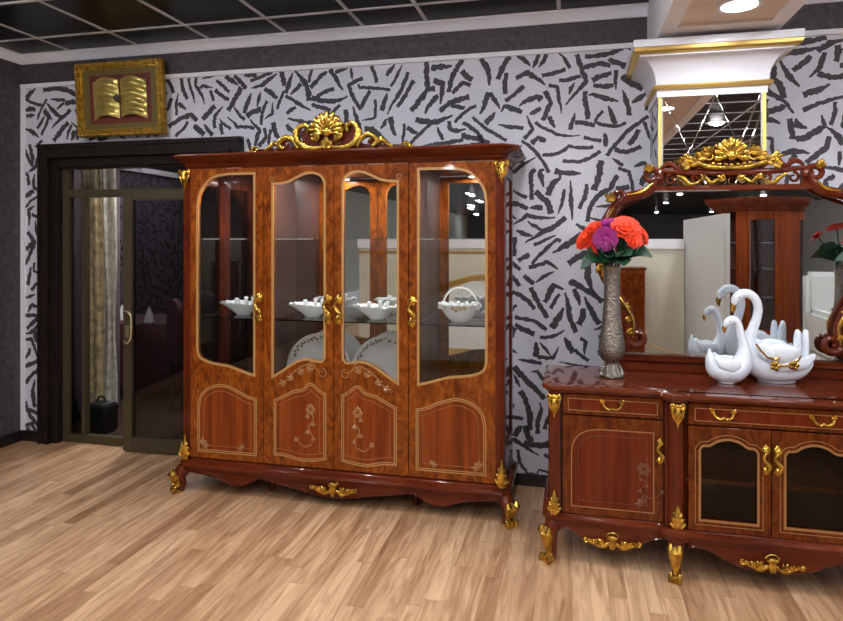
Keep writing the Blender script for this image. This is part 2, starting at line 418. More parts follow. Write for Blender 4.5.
struct('wall_right', B().box(5.2, 5.4, -6.0, .14, 0, ZC), 'paper')
struct('wall_front', B().box(XL - 2.8, XR, YB - .2, YB, 0, ZC), 'dark_wall')
b = B(); b.box(XL - .0, DX0 - .1, -.016, 0, 0, .085); b.box(DX1 + .1, 5.2, -.016, 0, 0, .075)
struct('baseboard_back', b, 'base')
struct('baseboard_left', B().box(XL, XL + .016, -7.6, -.016, 0, .085), 'base')
# ceiling grid
b = B(); xs = [-3.75, -3.15, -2.55, -1.95, -1.38, -.94, -.08] + [1.32 + .6 * i for i in range(12)]
for x in xs: b.box(x - .012, x + .012, -12.0, -.05, ZC - .006, ZC + .002)
y = -.37
while y > -12:
    b.box(XL, .455, y - .012, y + .012, ZC - .0065, ZC + .002); b.box(1.06, XR, y - .012, y + .012, ZC - .0065, ZC + .002); y -= .6
struct('trim_5', b, 'tbar')
# beam over the column, with a recessed beige soffit
b = B(); zs = 2.70
b.box(.455, .535, -10, 0, zs, ZC); b.box(.98, 1.06, -10, 0, zs, ZC); b.box(.535, .98, -.65, 0, zs, ZC); b.box(.535, .98, -10, -9.9, zs, ZC)
b.box(1.06, 1.085, -10, -.07, 2.97, ZC)
bm_o = struct('ceiling_beam', b, 'white', label='white boxed ceiling beam with beige soffit running out over the mirror column'); bm_o['category'] = 'beam'
obj('soffit', B().box(.535, .98, -9.9, -.65, zs + .014, zs + .03), 'beige', bm_o)

# column with a tinted mirror panel and a white and gold capital
CX0, CX1, CY = .475, 1.005, -.42
col = struct('column', B().box(CX0, CX1, CY, 0, 0, 2.40), 'paper', label='patterned wall column with a mirror panel and white and gold capital'); col['category'] = 'column'
paper(col, [(strokes(.01, .41, .5, 2.38, seed=5), lambda u, v: (CX0 - .0008, -u, v)), (strokes(.01, .41, .5, 2.38, seed=6), lambda u, v: (CX1 + .0008, -u, v))])
def sq(d): return [(CX0 - d, 0), (CX0 - d, CY - d), (CX1 + d, CY - d), (CX1 + d, 0)]
def front(b, prof):
    rs = [[(CX0 - d, 0, z), (CX0 - d, CY - d, z), (CX1 + d, CY - d, z), (CX1 + d, 0, z)] for d, z in prof]
    return b.rings(rs, True)
cove = [(.02 + .095 * (1 - math.cos(PI / 2 * i / 8)), 2.452 + .14 * math.sin(PI / 2 * i / 8)) for i in range(9)]
obj('capital', front(B(), [(.015, 2.388), (.015, 2.43), (.02, 2.432)] + cove + [(.115, 2.60), (.14, 2.632), (.15, 2.635), (.15, 2.675), (.0, 2.70)]), 'capital', col, ang=30)
obj('gold_moulding', front(B(), [(.022, 2.425), (.036, 2.430), (.040, 2.440), (.036, 2.450), (.022, 2.455)]), 'goldtrim', col)
obj('gold_moulding', front(B(), [(.115, 2.600), (.135, 2.604), (.146, 2.614), (.148, 2.632), (.115, 2.634)]), 'goldtrim', col)
px0, px1 = CX0 + .018, CX1 - .018
mp = obj('mirror_panel', B().box(px0, px1, CY - .008, CY, .9, 2.388), 'mirror_dim', col)
b = B()
yy_ = CY - .009
for (x0, z0, x1, z1) in ((px0, 2.388, px0 + .27, 1.78), (px0 + .27, 2.388, px0, 1.78), (px0 + .27, 2.388, px1, 1.86), (px1, 2.388, px0 + .27, 1.78), (px1, 2.27, px0 + .33, 1.78)):
    b.tube([(x0, yy_, z0), (x1, yy_, z1)], .0045, 6, .5)
obj('bevel_strip', b, 'mirror', col)
for x in (CX0, CX1): obj('gold_edge', B().box(x - .008, x + .008, CY - .012, CY + .01, .9, 2.388), mat('yellow_gilt', (.75, .62, .18), .35, .4) if x == CX0 else 'yg', col) if x == CX0 else obj('gold_edge', B().box(x - .008, x + .008, CY - .012, CY + .01, .9, 2.388), bpy.data.materials['yellow_gilt'], col)

# the room behind, seen in the mirrors
struct('wall_far_left', B().box(-6.6, -6.5, YB, -7.6, 0, ZC), mat('pale_green_wall', (.60, .64, .58), .5))
struct('wall_left_return', B().box(-6.5, XL, -7.62, -7.5, 0, ZC), 'dark_wall')
struct('wall_far_right', B().box(8.9, 9.0, YB, -6.0, 0, ZC), mat('pale_wall', (.62, .62, .60), .5))
struct('wall_right_return', B().box(5.4, 9.0, -6.1, -6.0, 0, ZC), 'dark_wall')
pf = struct('wall_front_partition', B().box(.2, 1.44, -5.8, -5.7, 0, 1.50), 'cream'); pf.name = 'wall_partition'
obj('cap_rail', B().box(.18, 1.44, -5.82, -5.68, 1.47, 1.60), 'white', pf)
pf = struct('wall_pale', B().box(-3.0, -.4, -4.95, -4.85, 0, 1.50), 'cream')
obj('cap_rail', B().box(-3.02, -.38, -4.97, -4.83, 1.47, 1.60), 'white', pf)
obj('gold_line', B().box(-3.0, -.4, -4.85, -4.84, 1.40, 1.43), 'goldtrim', pf)
b = B(); n = 46
b.box(0, .04, 0, 2.3, 0, 1.85)
for i in range(n): b.box(-.018, .001, i * .05, i * .05 + .040, 0, 1.85)
sp_ = struct('wall_slatted', b, 'ribbed'); sp_.location = (1.465, -5.80, 0)

# ------------------------------------------------------------------ doorway and the dim room beyond
dr = bpy.data.objects.new('door_1', None); C.objects.link(dr); dr['kind'] = 'structure'; dr.location = ((DX0 + DX1) / 2, 0, 0)
dx = -(DX0 + DX1) / 2
def dobj(name, b, m, parent=None, **k): return obj(name, b.xf(Matrix.Translation((dx, 0, 0))), m, parent or dr, **k)
b = B()
b.box(DX0 - .10, DX0, -.045, .0, 0, DZ + .11); b.box(DX1, DX1 + .10, -.045, 0, 0, DZ + .11); b.box(DX0, DX1, -.045, 0, DZ, DZ + .11)
for d, t in ((.0, .012), (.075, .012)):
    b.box(DX0 - d - .022, DX0 - d, -.045 - t, -.044, 0, DZ + d + .02); b.box(DX1 + d, DX1 + d + .022, -.045 - t, -.044, 0, DZ + d + .02); b.box(DX0 - d - .022, DX1 + d + .022, -.045 - t, -.044, DZ + d, DZ + d + .022)
b.box(DX0, DX0 + .05, -.01, .16, 0, DZ); b.box(DX1 - .02, DX1, -.01, .14, 0, DZ); b.box(DX0 + .05, DX1 - .02, -.01, .14, DZ - .07, DZ)
dobj('casing', b, 'casing', bevel=.003)
FX0 = DX0 + .05; FZ = DZ - .07; fy0, fy1 = .04, .10
b = B()
b.box(FX0, FX0 + .06, fy0, fy1, 0, FZ); b.box(FX0 + .059, DX1 - .079, fy0 + .001, fy1 - .001, 1.925, 1.985); b.box(FX0 + .175, FX0 + .21, fy0 + .002, fy1 - .002, 0.06, 1.925)
b.box(FX0 + .059, FX0 + .55, fy0 + .001, fy1 - .001, 0.005, .065); b.box(FX0 + .059, DX1 - .079, fy0 + .001, fy1 - .001, FZ - .012, FZ); b.box(DX1 - .08, DX1 - .02, fy0, fy1, 0, FZ)
dobj('frame', b, 'olive', bevel=.004)
dobj('threshold', B().box(FX0 + .55, DX1 - .02, .02, .14, 0, .012), mat('steel_threshold', (.5, .5, .52), .3, .8))
dobj('transom_pane', B().box(FX0 + .06, DX1 - .08, .066, .074, 1.985, FZ - .012), 'glassdoor')
dobj('side_pane', B().box(FX0 + .06, FX0 + .175, .066, .074, .065, 1.925), 'glassdoor')
# open leaf, hinged on the right, standing a little proud of the frame
LX0, LX1 = -3.275, DX1 - .10
b = B(); b.box(0, .075, -.025, .025, .012, 1.965); b.box(.9, .975, -.025, .025, .012, 1.965); b.box(.075, .9, -.025, .025, .012, .115); b.box(.075, .9, -.025, .025, 1.89, 1.965)
lf = obj('door_leaf', b, 'olive', dr, bevel=.004); lf.location = (LX0 + dx, -.045, 0); lf.rotation_euler = (0, 0, math.radians(3.5))
obj('glass_pane', B().box(.075, .9, -.004, .004, .115, 1.89), 'glassdoor', lf)
h = spl([(.03, -.028, 1.06), (.04, -.06, 1.065), (.075, -.07, 1.06), (.10, -.07, 1.02), (.10, -.07, .88), (.075, -.07, .835), (.04, -.06, .83), (.03, -.028, .835)], 5)
b = B().tube(h, .011, 8); b.box(.028, .062, -.034, -.024, .865, .955)
obj('handle', b, mat('brass', (.72, .62, .38), .25, .9), lf)
# other room shell
struct('floor_next', B().box(-9, -1.2, .06, 7, -.1, 0.0), 'darkfloor').name = 'floor_lobby'
b = B(); b.box(-9, -1.2, 6.9, 7.0, 0, 2.8); struct('wall_lobby_back', b, 'dark_wall')
struct('wall_lobby_left', B().box(-6.6, -6.5, .14, 6.9, 0, 2.7), 'paper_dark')
struct('wall_lobby_right', B().box(-1.4, -1.2, .14, 6.9, 0, 2.8), 'dark_wall')
struct('ceiling_lobby', B().box(-9, -1.2, .14, 7, 2.85, 2.95), 'ceil')
struct('wall_lobby_side', B().box(-9, -4.35, .14, .24, 0, 2.85), 'pinkwall')
struct('wall_lobby_pier', B().box(-4.35, -4.20, .14, 1.05, 0, 2.85), 'pinkwall')
b = B(); b.box(-6.5, -6.42, .2, 6.9, 2.62, 2.70); struct('trim_6', b, 'white')

def finish_lights():
    root = None
    for i, (x, y) in enumerate(NEAR + FAR):
        if root is None:
            root = thing('ceiling_light', 'round recessed downlight in the black grid ceiling, seen only in the mirrors', 'ceiling light', (x, y, ZC), 0, 'downlights in the black ceiling')
            prof = [(.085, -.002), (.12, -.008), (.125, 0.0)]
            rs = [[(r * math.cos(2 * PI * k / 20), r * math.sin(2 * PI * k / 20), z) for k in range(20)] for r, z in prof]
            obj('trim_ring', B().rings(rs, False), 'white', root)
            obj('lens', B().lathe([(.001, -.036), (.03, -.034), (.055, -.028), (.074, -.019), (.083, -.009), (.085, -.004)], seg=20), 'lens', root)
        else: dup(root, (x, y, ZC))
    return root
finish_lights()
bl = thing('soffit_light', 'round downlight in the beige beam soffit above the white and gold capital', 'ceiling light', (.77, -.90, 2.714))
prof = [(.080, .004), (.080, -.012), (.098, -.012), (.102, .0)]
obj('trim_ring', B().rings([[(r * math.cos(2 * PI * k / 24), r * math.sin(2 * PI * k / 24), z) for k in range(24)] for r, z in prof], False), 'white', bl)
obj('lens', B().lathe([(.001, -.002), (.080, -.002), (.080, .0)], seg=24), emit('soffit_lens', LAMP_COL, 90), bl)
for y in (-2.4, -4.6, -7.0): dup(bl, (.76, y, 2.714), 'round downlight in the beige beam soffit, seen only in the mirror panel', 'downlights in the beam soffit')

# ------------------------------------------------------------------ ornament helpers (gilt carving)
def scroll(cx, cz, r0, r1, a0, a1, n=22, y=0):
    o = []
    for i in range(n + 1):
        t = i / n; a = math.radians(a0 + (a1 - a0) * t); r = r0 + (r1 - r0) * t
        o.append((cx + r * math.cos(a), y, cz + r * math.sin(a)))
    return o
def tap(n, a, b): return [a + (b - a) * i / (n - 1) for i in range(n)]
def p3(pts, y=0, n=6): return [(p[0], y, p[1]) for p in spl([(a, c, 0) for a, c in pts], n)]
def stroke(b, pts, radii, y=0, seg=8, sy=.8, n=6):
    P = p3(pts, y, n); b.tube(P, lerp_list(radii, len(P)), seg, sy)
def shell(b, cx, cz, R, y, k=9, a0=-15, a1=195, rr=.17, base=.25):
    for i in range(k):
        a = math.radians(a0 + (a1 - a0) * i / (k - 1)); R2 = R * (1 - .12 * abs(i - (k - 1) / 2) / ((k - 1) / 2))
        pts = [(cx + R2 * t * math.cos(a), y - .012 * math.sin(PI * t) , cz + R2 * t * math.sin(a)) for t in (base, .5, .75, .95, 1.02)]
        b.tube(pts, [R * rr * .45, R * rr * .8, R * rr * 1.1, R * rr * 1.0, R * rr * .4], 8, .8)
    b.ell((cx, y - .008, cz), (R * .30, .018, R * .28), 12)
def leafcluster(b, x, z, ang, L, wd, y=0, k=3):
    """acanthus tuft: k lobes fanning about direction ang (deg)"""
    for i in range(k):
        a = math.radians(ang + (i - (k - 1) / 2) * 34); l = L * (1 - .22 * abs(i - (k - 1) / 2))
        c, s = math.cos(a), math.sin(a)
        b.tube([(x, y, z), (x + c * l * .4, y - wd * .3, z + s * l * .4), (x + c * l * .8, y - wd * .4, z + s * l * .8), (x + c * l, y - wd * .1, z + s * l)],
               [wd * .5, wd, wd * .75, wd * .15], 7, .7)
    return b
def mount_top(x, y, z, h, w):
    """capital mount: volute above a tapering leaf"""
    b = B()
    b.ell((x, y, z - .13 * h), (w * .52, .012, h * .14), 10); 
    for s in (-1, 1):
        b.tube(scroll(x + s * w * .3, z - .14 * h, w * .22, w * .06, 90, 90 - s * 420, 18, y - .008), tap(19, w * .12, w * .07), 6)
        b.tube([(x + s * w * .42, y - .004, z - .25 * h), (x + s * w * .30, y - .01, z - .5 * h), (x + s * w * .1, y - .008, z - .78 * h)], [w * .1, w * .13, w * .06], 6)
    b.tube([(x, y - .004, z - .2 * h), (x, y - .014, z - .45 * h), (x, y - .012, z - .7 * h), (x, y - .004, z - h)], [w * .18, w * .24, w * .16, w * .05], 8, .7)
    return b
def mount_bot(x, y, z, h, w):
    b = B()
    b.tube([(x, y, z), (x, y - .012, z + .25 * h), (x, y - .01, z + .6 * h), (x, y - .003, z + h)], [w * .36, w * .4, w * .22, w * .06], 10, .5)
    for k, hh in enumerate((.12, .32, .52)):
        q = w * (.48 - .12 * k)
        for s in (-1, 1):
            b.tube([(x, y - .01, z + hh * h * .9), (x + s * q * .6, y - .012, z + (hh + .02) * h), (x + s * q, y - .006, z + (hh + .12) * h), (x + s * q * .8, y - .004, z + (hh + .19) * h)], [w * .10, w * .13, w * .10, w * .05], 6)
    b.ell((x, y - .016, z + .2 * h), (w * .2, .010, h * .12), 8)
    return b
def apron_mount(x, y, z, w, h):
    b = B()
    b.ell((x, y - .006, z), (w * .07, .014, h * .42), 12); b.ell((x, y - .01, z + h * .3), (w * .10, .012, h * .16), 10)
    b.tube(scroll(x, z + h * .22, w * .11, w * .11, 20, 160, 10, y), w * .018, 6)
    for s in (-1, 1):
        stroke(b, [(x + s * w * .06, z - h * .05), (x + s * w * .18, z - h * .25), (x + s * w * .32, z - h * .12), (x + s * w * .5, z + h * .08)], [w * .03, w * .045, w * .035, w * .012], y, 7)
        for t, q in ((.16, .3), (.27, .26), (.38, .2)):
            leafcluster(b, x + s * w * t, z - h * .12 + h * .1 * (t > .3), 90 - s * 40, h * q * 1.3, w * .03, y - .004, 3)
        b.tube(scroll(x + s * w * .45, z + h * .02, w * .05, w * .02, 90, 90 - s * 330, 12, y), w * .014, 6)
    return b
def pull_v(x, y, z0, z1):
    """upright S-shaped door pull between two leaf plates"""
    b = B(); H = z1 - z0; w = H * .12
    for zz, s in ((z1, -1), (z0, 1)):
        b.tube([(x, y, zz), (x, y - .006, zz + s * H * .10), (x, y - .008, zz + s * H * .22), (x, y - .004, zz + s * H * .33)], [w * .3, w * .95, w * 1.05, w * .4], 8, .6)
        for q in (-1, 1): b.tube([(x, y - .004, zz + s * H * .2), (x + q * w * .9, y - .006, zz + s * H * .15), (x + q * w * .8, y - .004, zz + s * H * .07)], [w * .3, w * .32, w * .15], 6)
    stroke(b, [(x + w * .1, z1 - H * .18), (x - w * .9, z1 - H * .35), (x - w * .5, (z0 + z1) / 2 + H * .02), (x + w * .7, z0 + H * .36), (x + w * .1, z0 + H * .2)], [w * .42, w * .5, w * .58, w * .5, w * .42], y - .022, 8, 1)
    for zz in (z1 - H * .2, z0 + H * .2): b.tube([(x + w * .1, y, zz), (x + w * .1, y - .022, zz)], w * .35, 8)
    return b
def bail(x, y, z, w):
    b = B(); h = w * .28
    for s in (-1, 1):
        b.ell((x + s * w * .42, y - .004, z + h * .45), (w * .11, .007, h * .4), 8)
        b.tube([(x + s * w * .42, y, z + h * .45), (x + s * w * .42, y - .018, z + h * .45)], w * .05, 8)
        leafcluster(b, x + s * w * .42, z + h * .5, 90 - s * 40, h * .8, w * .06, y - .006, 3)
    stroke(b, [(x - w * .42, z + h * .4), (x - w * .36, z - h * .1), (x - w * .22, z - h * .45), (x - w * .08, z - h * .5), (x, z - h * .28), (x + w * .08, z - h * .5), (x + w * .22, z - h * .45), (x + w * .36, z - h * .1), (x + w * .42, z + h * .4)],
           [w * .05, w * .07, w * .078, w * .07, w * .06, w * .07, w * .078, w * .07, w * .05], y - .020, 8, 1, 4)
    return b
def ring(b, out, w, yf, d=.003): return b.plate([out, offs(out, -w)], yf, d)
def line(b, out, yf, r=.0016):
    P = [(x, yf, z) for x, z in out]; return b.tube(P, r, 5, .6, closed=True)
def vine(b, x, z0, z1, yf, s=1, r=.0035):
    """marquetry flower stem: curling stem, leaves and a bloom at the top"""
    H = z1 - z0
    stroke(b, [(x, z0), (x + s * .018, z0 + H * .2), (x - s * .012, z0 + H * .45), (x + s * .02, z0 + H * .65), (x, z0 + H * .85)], [r * .6, r, r * 1.4, r, r * .8], yf, 6, .3)
    for t, q in ((.15, 1), (.3, -1), (.5, 1), (.68, -1)): leafcluster(b, x + q * s * .008, z0 + H * t, 90 - q * s * 55, H * .13, r * 2.0, yf, 2)
    for a in range(0, 360, 60):
        ra = math.radians(a); b.ell((x + .020 * math.cos(ra), yf, z0 + H * .88 + .020 * math.sin(ra)), (.013, .0018, .013), 8)
    leafcluster(b, x, z0 + H * .93, 90, H * .11, r * 2, yf, 3)
    stroke(b, [(x, z0 + .01), (x - s * .04, z0 - .005), (x - s * .085, z0 + .03)], [r, r * 1.2, r * .6], yf, 6, .3)
    leafcluster(b, x - s * .08, z0 + .025, 90 + s * 40, H * .14, r * 2.2, yf, 3)
def corner_spray(b, x, z, s, yf, k=1.0):
    for a, l in ((90, .05), (90 + 45 * s, .04), (90 + 90 * s, .05)): leafcluster(b, x, z, a, l * k, .008 * k, yf, 3)
    for a in range(0, 360, 72):
        ra = math.radians(a); b.ell((x + s * -.012 * k + .011 * k * math.cos(ra), yf, z + .012 * k + .011 * k * math.sin(ra)), (.008 * k, .0016, .008 * k), 8)
    return b
def cabriole(x, y, ztop, s, fy=-1, k=1.0):
    """front leg: wood cabriole; returns (wood, gilt) builders; s = outward x direction"""
    o = V(s * .707, fy * .707, 0)
    prof = [(0, ztop, .036), (.012, ztop - .02, .038), (.022, ztop * .78, .034), (.014, ztop * .52, .024), (.006, ztop * .30, .018), (.014, ztop * .13, .021), (.024, .016, .023), (.022, 0.0, .018)]
    P = [(x + o.x * d * k, y + o.y * d * k, z) for d, z, r in prof]; R = [r * k for d, z, r in prof]
    wdb = B().tube(P, [r * .82 for r in R], 10)
    g = B(); f = .022 * k
    G = [(x + o.x * (d * k + f), y + o.y * (d * k + f), z) for d, z, r in prof[1:6]]
    g.tube(G, [.012 * k, .029 * k, .021 * k, .012 * k, .013 * k], 10)
    # paw and leaf lobes
    d, z, r = prof[6]
    g.tube([(x + o.x * (.02 * k), y + o.y * (.02 * k), ztop * .2), (x + o.x * .032 * k, y + o.y * .032 * k, .022), (x + o.x * .034 * k, y + o.y * .034 * k, .001)], [.014 * k, .024 * k, .020 * k], 10)
    t = V(-o.y, o.x, 0)
    for q in (-1, 1):
        c = V(x, y, 0) + o * (.046 * k) + t * (q * .020 * k)
        g.tube([(c.x, c.y, ztop * .95), (c.x + o.x * .01, c.y + o.y * .01, ztop * .82), (c.x - t.x * q * .012, c.y - t.y * q * .012, ztop * .62)], [.008 * k, .013 * k, .005 * k], 7)
        c = V(x, y, 0) + o * (.040 * k) + t * (q * .020 * k)
        g.tube([(c.x, c.y, .045), (c.x + o.x * .012, c.y + o.y * .012, .026), (c.x + o.x * .014, c.y + o.y * .014, .003)], [.005 * k, .009 * k, .008 * k], 7)
    return wdb, g

# ------------------------------------------------------------------ display cabinet
cab = thing('display_cabinet', 'tall four-door glazed display cabinet of glossy brown veneer with gilt carved crest', 'cabinet', (-1.385, -.37, 0))
YF = -.23; BK = .23; HW = 1.02
foot = [(-HW, BK), (-HW, YF + .03), (-HW + .03, YF), (HW - .03, YF), (HW, YF + .03), (HW, BK)]
obj('plinth', B().slab(foot, [(.0, .125), (.008, .132), (.012, .150), (.028, .158), (.034, .172), (.028, .186), (.008, .196), (.0, .206), (0, .215)]), 'redh', cab, ang=35)
obj('cornice', B().slab(foot, [(.0, 2.045), (.004, 2.052), (.012, 2.058), (.014, 2.072), (.030, 2.080), (.056, 2.096), (.072, 2.106), (.080, 2.116), (.078, 2.125), (.060, 2.130), (.0, 2.132)]), 'redh', cab, ang=35)
# scalloped apron
half = [(0, .056), (.10, .060), (.22, .082), (.34, .100), (.44, .118), (.485, .122), (.53, .105), (.58, .078), (.64, .066), (.70, .075), (.76, .098), (.83, .112), (.92, .122), (.98, .128)]
top = [(1.0, .14), (-1.0, .14)]
lower = spl([(-x, z, 0) for x, z in half[::-1]] + [(x, z, 0) for x, z in half[1:]], 4)
obj('apron', B().plate([[(p[0], p[1]) for p in lower] + top], YF - .006, .02, .002), 'redh', cab)
b = B().tube([(p[0], YF - .008, p[1] + .003) for p in lower], .004, 6); obj('apron_bead', b, 'red', cab)
for s in (-1, 1):
    o = B(); pts = spl([(-.19, .128, 0), (-.1, .11, 0), (0, .09, 0), (.1, .11, 0), (.2, .128, 0)], 4)
    o.plate([[(p[0], p[1]) for p in pts] + [(.2, .14), (-.19, .14)]], -.01, .02); o.xf(Matrix.Translation((s * (HW - .005), 0, 0)) @ Matrix.Rotation(PI / 2, 4, 'Z'))
    obj('apron', o, 'redh', cab)
obj('gilt_mount', apron_mount(-.0, YF - .018, .108, .30, .10), 'gold', cab)
for s in (-1, 1):
    wb, g = cabriole(s * (HW - .005), YF + .01, .145, s, k=1.45)
    l = obj('leg', wb, 'red', cab); obj('gilt_sheath', g, 'gold', l)
    obj('leg', B().tube([(s * (HW - .04), BK - .03, .14), (s * (HW - .04), BK - .03, 0)], [.03, .02], 8), 'red', cab)
    obj('support_foot', B().lathe([(.022, .13), (.018, .09), (.012, .06), (.015, .03), (.016, 0)], (s * .47, YF + .14, 0), 12), 'red', cab)
# corner posts
for s in (-1, 1):
    P = [(s * (HW - .028 + dx_), YF + .028 + dy_) for dx_, dy_ in ((-.032, -.028), (.006, -.028), (.024, -.016), (.028, .004), (.028, .03), (-.032, .03))]
    P = P if s > 0 else P[::-1]
    b = B().rings([[(x, y, z) for x, y in P] for z in (.2, 2.05)])
    for q in (-.012, .004): b.tube([(s * (HW - .012 + q), YF + .006 - q * .0 - .002, .33), (s * (HW - .012 + q), YF + .004, 1.9)], .0055, 6)
    pst = obj('post', b, 'red', cab)
    obj('gilt_capital', mount_top(s * (HW - .018), YF - .006, 2.04, .13, .075), 'gold', pst)
    obj('gilt_base', mount_bot(s * (HW - .018), YF - .006, .212, .15, .075), 'gold', pst)
    obj('rear_post', B().box(min(s * HW, s * (HW - .05)), max(s * HW, s * (HW - .05)), BK - .05, BK, .2, 2.05), 'red', cab)
    # glazed side
    x0, x1 = sorted((s * HW, s * (HW - .022)))
    obj('side_rail', B().box(x0, x1, YF + .05, BK - .05, 1.96, 2.05), 'red', cab)
    sf = obj('side_rail', B().box(x0, x1, YF + .05, BK - .05, .2, .42), 'red', cab); xm = (x0 + x1) / 2
    obj('side_glass', B().box(xm - .002, xm + .002, YF + .05, BK - .05, .42, 1.96), 'glass', sf)
# inside
obj('bottom_board', B().box(-.99, .99, YF + .03, BK - .012, .205, .225), 'inside', cab)
obj('deck', B().box(-.465, .465, YF + .05, BK - .014, .515, .535), 'inside', cab)
obj('back_mirror', B().box(-.99, .99, BK - .012, BK - .006, .22, 2.045), 'mirror_dim', cab)
obj('back_board', B().box(-1.0, 1.0, BK - .006, BK, .2, 2.05), 'inside', cab)
for s in (-1, 1): obj('partition', B().box(s * .4615 - .009, s * .4615 + .009, YF + .035, BK - .012, .22, 2.045), 'inside', cab)
for x0, x1 in ((-.99, -.472), (-.451, .451), (.472, .99)):
    for z in (1.092, 1.596): obj('shelf', B().box(x0, x1, YF + .06, BK - .02, z, z + .008), 'shelf', cab, bevel=.001)
for x in (-.73, -.225, .225, .73):
    lp = obj('lamp', B().lathe([(.05, 2.045), (.05, 2.030), (.04, 2.028)], (x, -.11, 0), 20, cap=False), 'white', cab)
    obj('lens', B().lathe([(.001, 2.0315), (.042, 2.0315), (.042, 2.034)], (x, -.11, 0), 20), 'lens_small', lp)
# doors, drawn for the right half and mirrored
G4 = [(.525, 2.0)] + [tuple(p[:2]) for p in spl([(.70, 2.0, 0), (.80, 1.983, 0), (.865, 1.93, 0), (.90, 1.87, 0), (.91, 1.80, 0)])] + [tuple(p[:2]) for p in spl([(.91, .91, 0), (.896, .862, 0), (.85, .836, 0), (.78, .822, 0), (.70, .813, 0), (.62, .790, 0), (.56, .772, 0), (.525, .765, 0)])]
G3 = [tuple(p[:2]) for p in spl([(.062, 1.88, 0), (.064, 1.94, 0), (.09, 1.978, 0), (.135, 1.994, 0), (.185, 1.99, 0), (.24, 1.968, 0), (.29, 1.945, 0), (.34, 1.935, 0), (.393, 1.933, 0)])] + [tuple(p[:2]) for p in spl([(.393, .765, 0), (.345, .793, 0), (.29, .832, 0), (.225, .866, 0), (.17, .878, 0), (.115, .870, 0), (.08, .868, 0), (.062, .89, 0)])]
L4 = [tuple(p[:2]) for p in spl([(.505, .618, 0), (.56, .630, 0), (.64, .665, 0), (.72, .690, 0), (.79, .687, 0), (.86, .655, 0), (.90, .608, 0), (.914, .54, 0)])] + [(.914, .262), (.505, .262)]
L3 = [tuple(p[:2]) for p in spl([(.048, .672, 0), (.09, .695, 0), (.13, .728, 0), (.165, .728, 0), (.20, .695, 0), (.26, .682, 0), (.32, .652, 0), (.390, .618, 0)])] + [tuple(p[:2]) for p in spl([(.390, .278, 0), (.31, .275, 0), (.21, .256, 0), (.12, .262, 0), (.048, .276, 0)])]
for dn, (x0, x1, g, l) in enumerate(((.4635, .966, G4, L4), (.002, .4595, G3, L3))):
    for s in (-1, 1):
        R_ = (lambda o: o) if s > 0 else mirx
        outer = R_([(x0, .222), (x1, .222), (x1, 2.040), (x0, 2.040)])
        d = obj('door', B().plate([outer, R_(g)], YF - .004, .024, .002), 'burl', cab, ang=30)
        obj('glass_pane', B().plate([offs(R_(g), .006)], YF + .008, .004), 'glass', d)
        bz = ring(B(), offs(R_(g), .012), .014, YF - .008, .006)
        obj('pane_moulding', bz, 'inlay', d)
        obj('veneer_panel', B().plate([R_(l)], YF - .0048, .0012), 'panel', d)
        b = ring(B(), R_(l), .006, YF - .0062, .002); ring(b, offs(R_(l), -.012), .005, YF - .0062, .002)
        obj('inlay_band', b, 'inlay', d)
        obj('inlay_line', line(B(), offs(R_(l), -.042), YF - .0058), 'inlay2', d)
        b = B()
        if dn == 0:
            corner_spray(b, s * .60, .300, -s, YF - .006, .7); obj('marquetry', b, 'inlay2', d); b = B(); corner_spray(b, s * .875, .305, s, YF - .006)
        else:
            vine(b, s * .150, .35, .60, YF - .006, -s); obj('marquetry', b, 'inlay2', d); b = B()
            # leaf scrolls between pane and panel
            for q in ((.075, .795), (.15, .83)): 
                b.tube(scroll(s * q[0], q[1], .030, .008, 90, 90 + s * 420, 22, YF - .0055), tap(23, .004, .0025), 6, .3)
            stroke(b, [(s * .09, .80), (s * .16, .845), (s * .25, .80), (s * .30, .745), (s * .36, .70)], [.003, .005, .006, .004, .002], YF - .0055, 6, .3)
            for q, a in ((.2, 60), (.26, 20), (.31, -10), (.16, 110)): leafcluster(b, s * q, .80 - (q - .16) * .5, 90 - s * (90 - a), .05, .008, YF - .0055, 3)
            b.tube(scroll(s * .405, 1.965, .016, .010, 0, 340, 14, YF - .0055), .003, 6, .3)
        obj('marquetry', b, 'inlay2', d)
        xh = s * (.487 if dn == 0 else .034)
        obj('handle', pull_v(xh, YF - .006, 1.085, 1.272), 'gold', d)
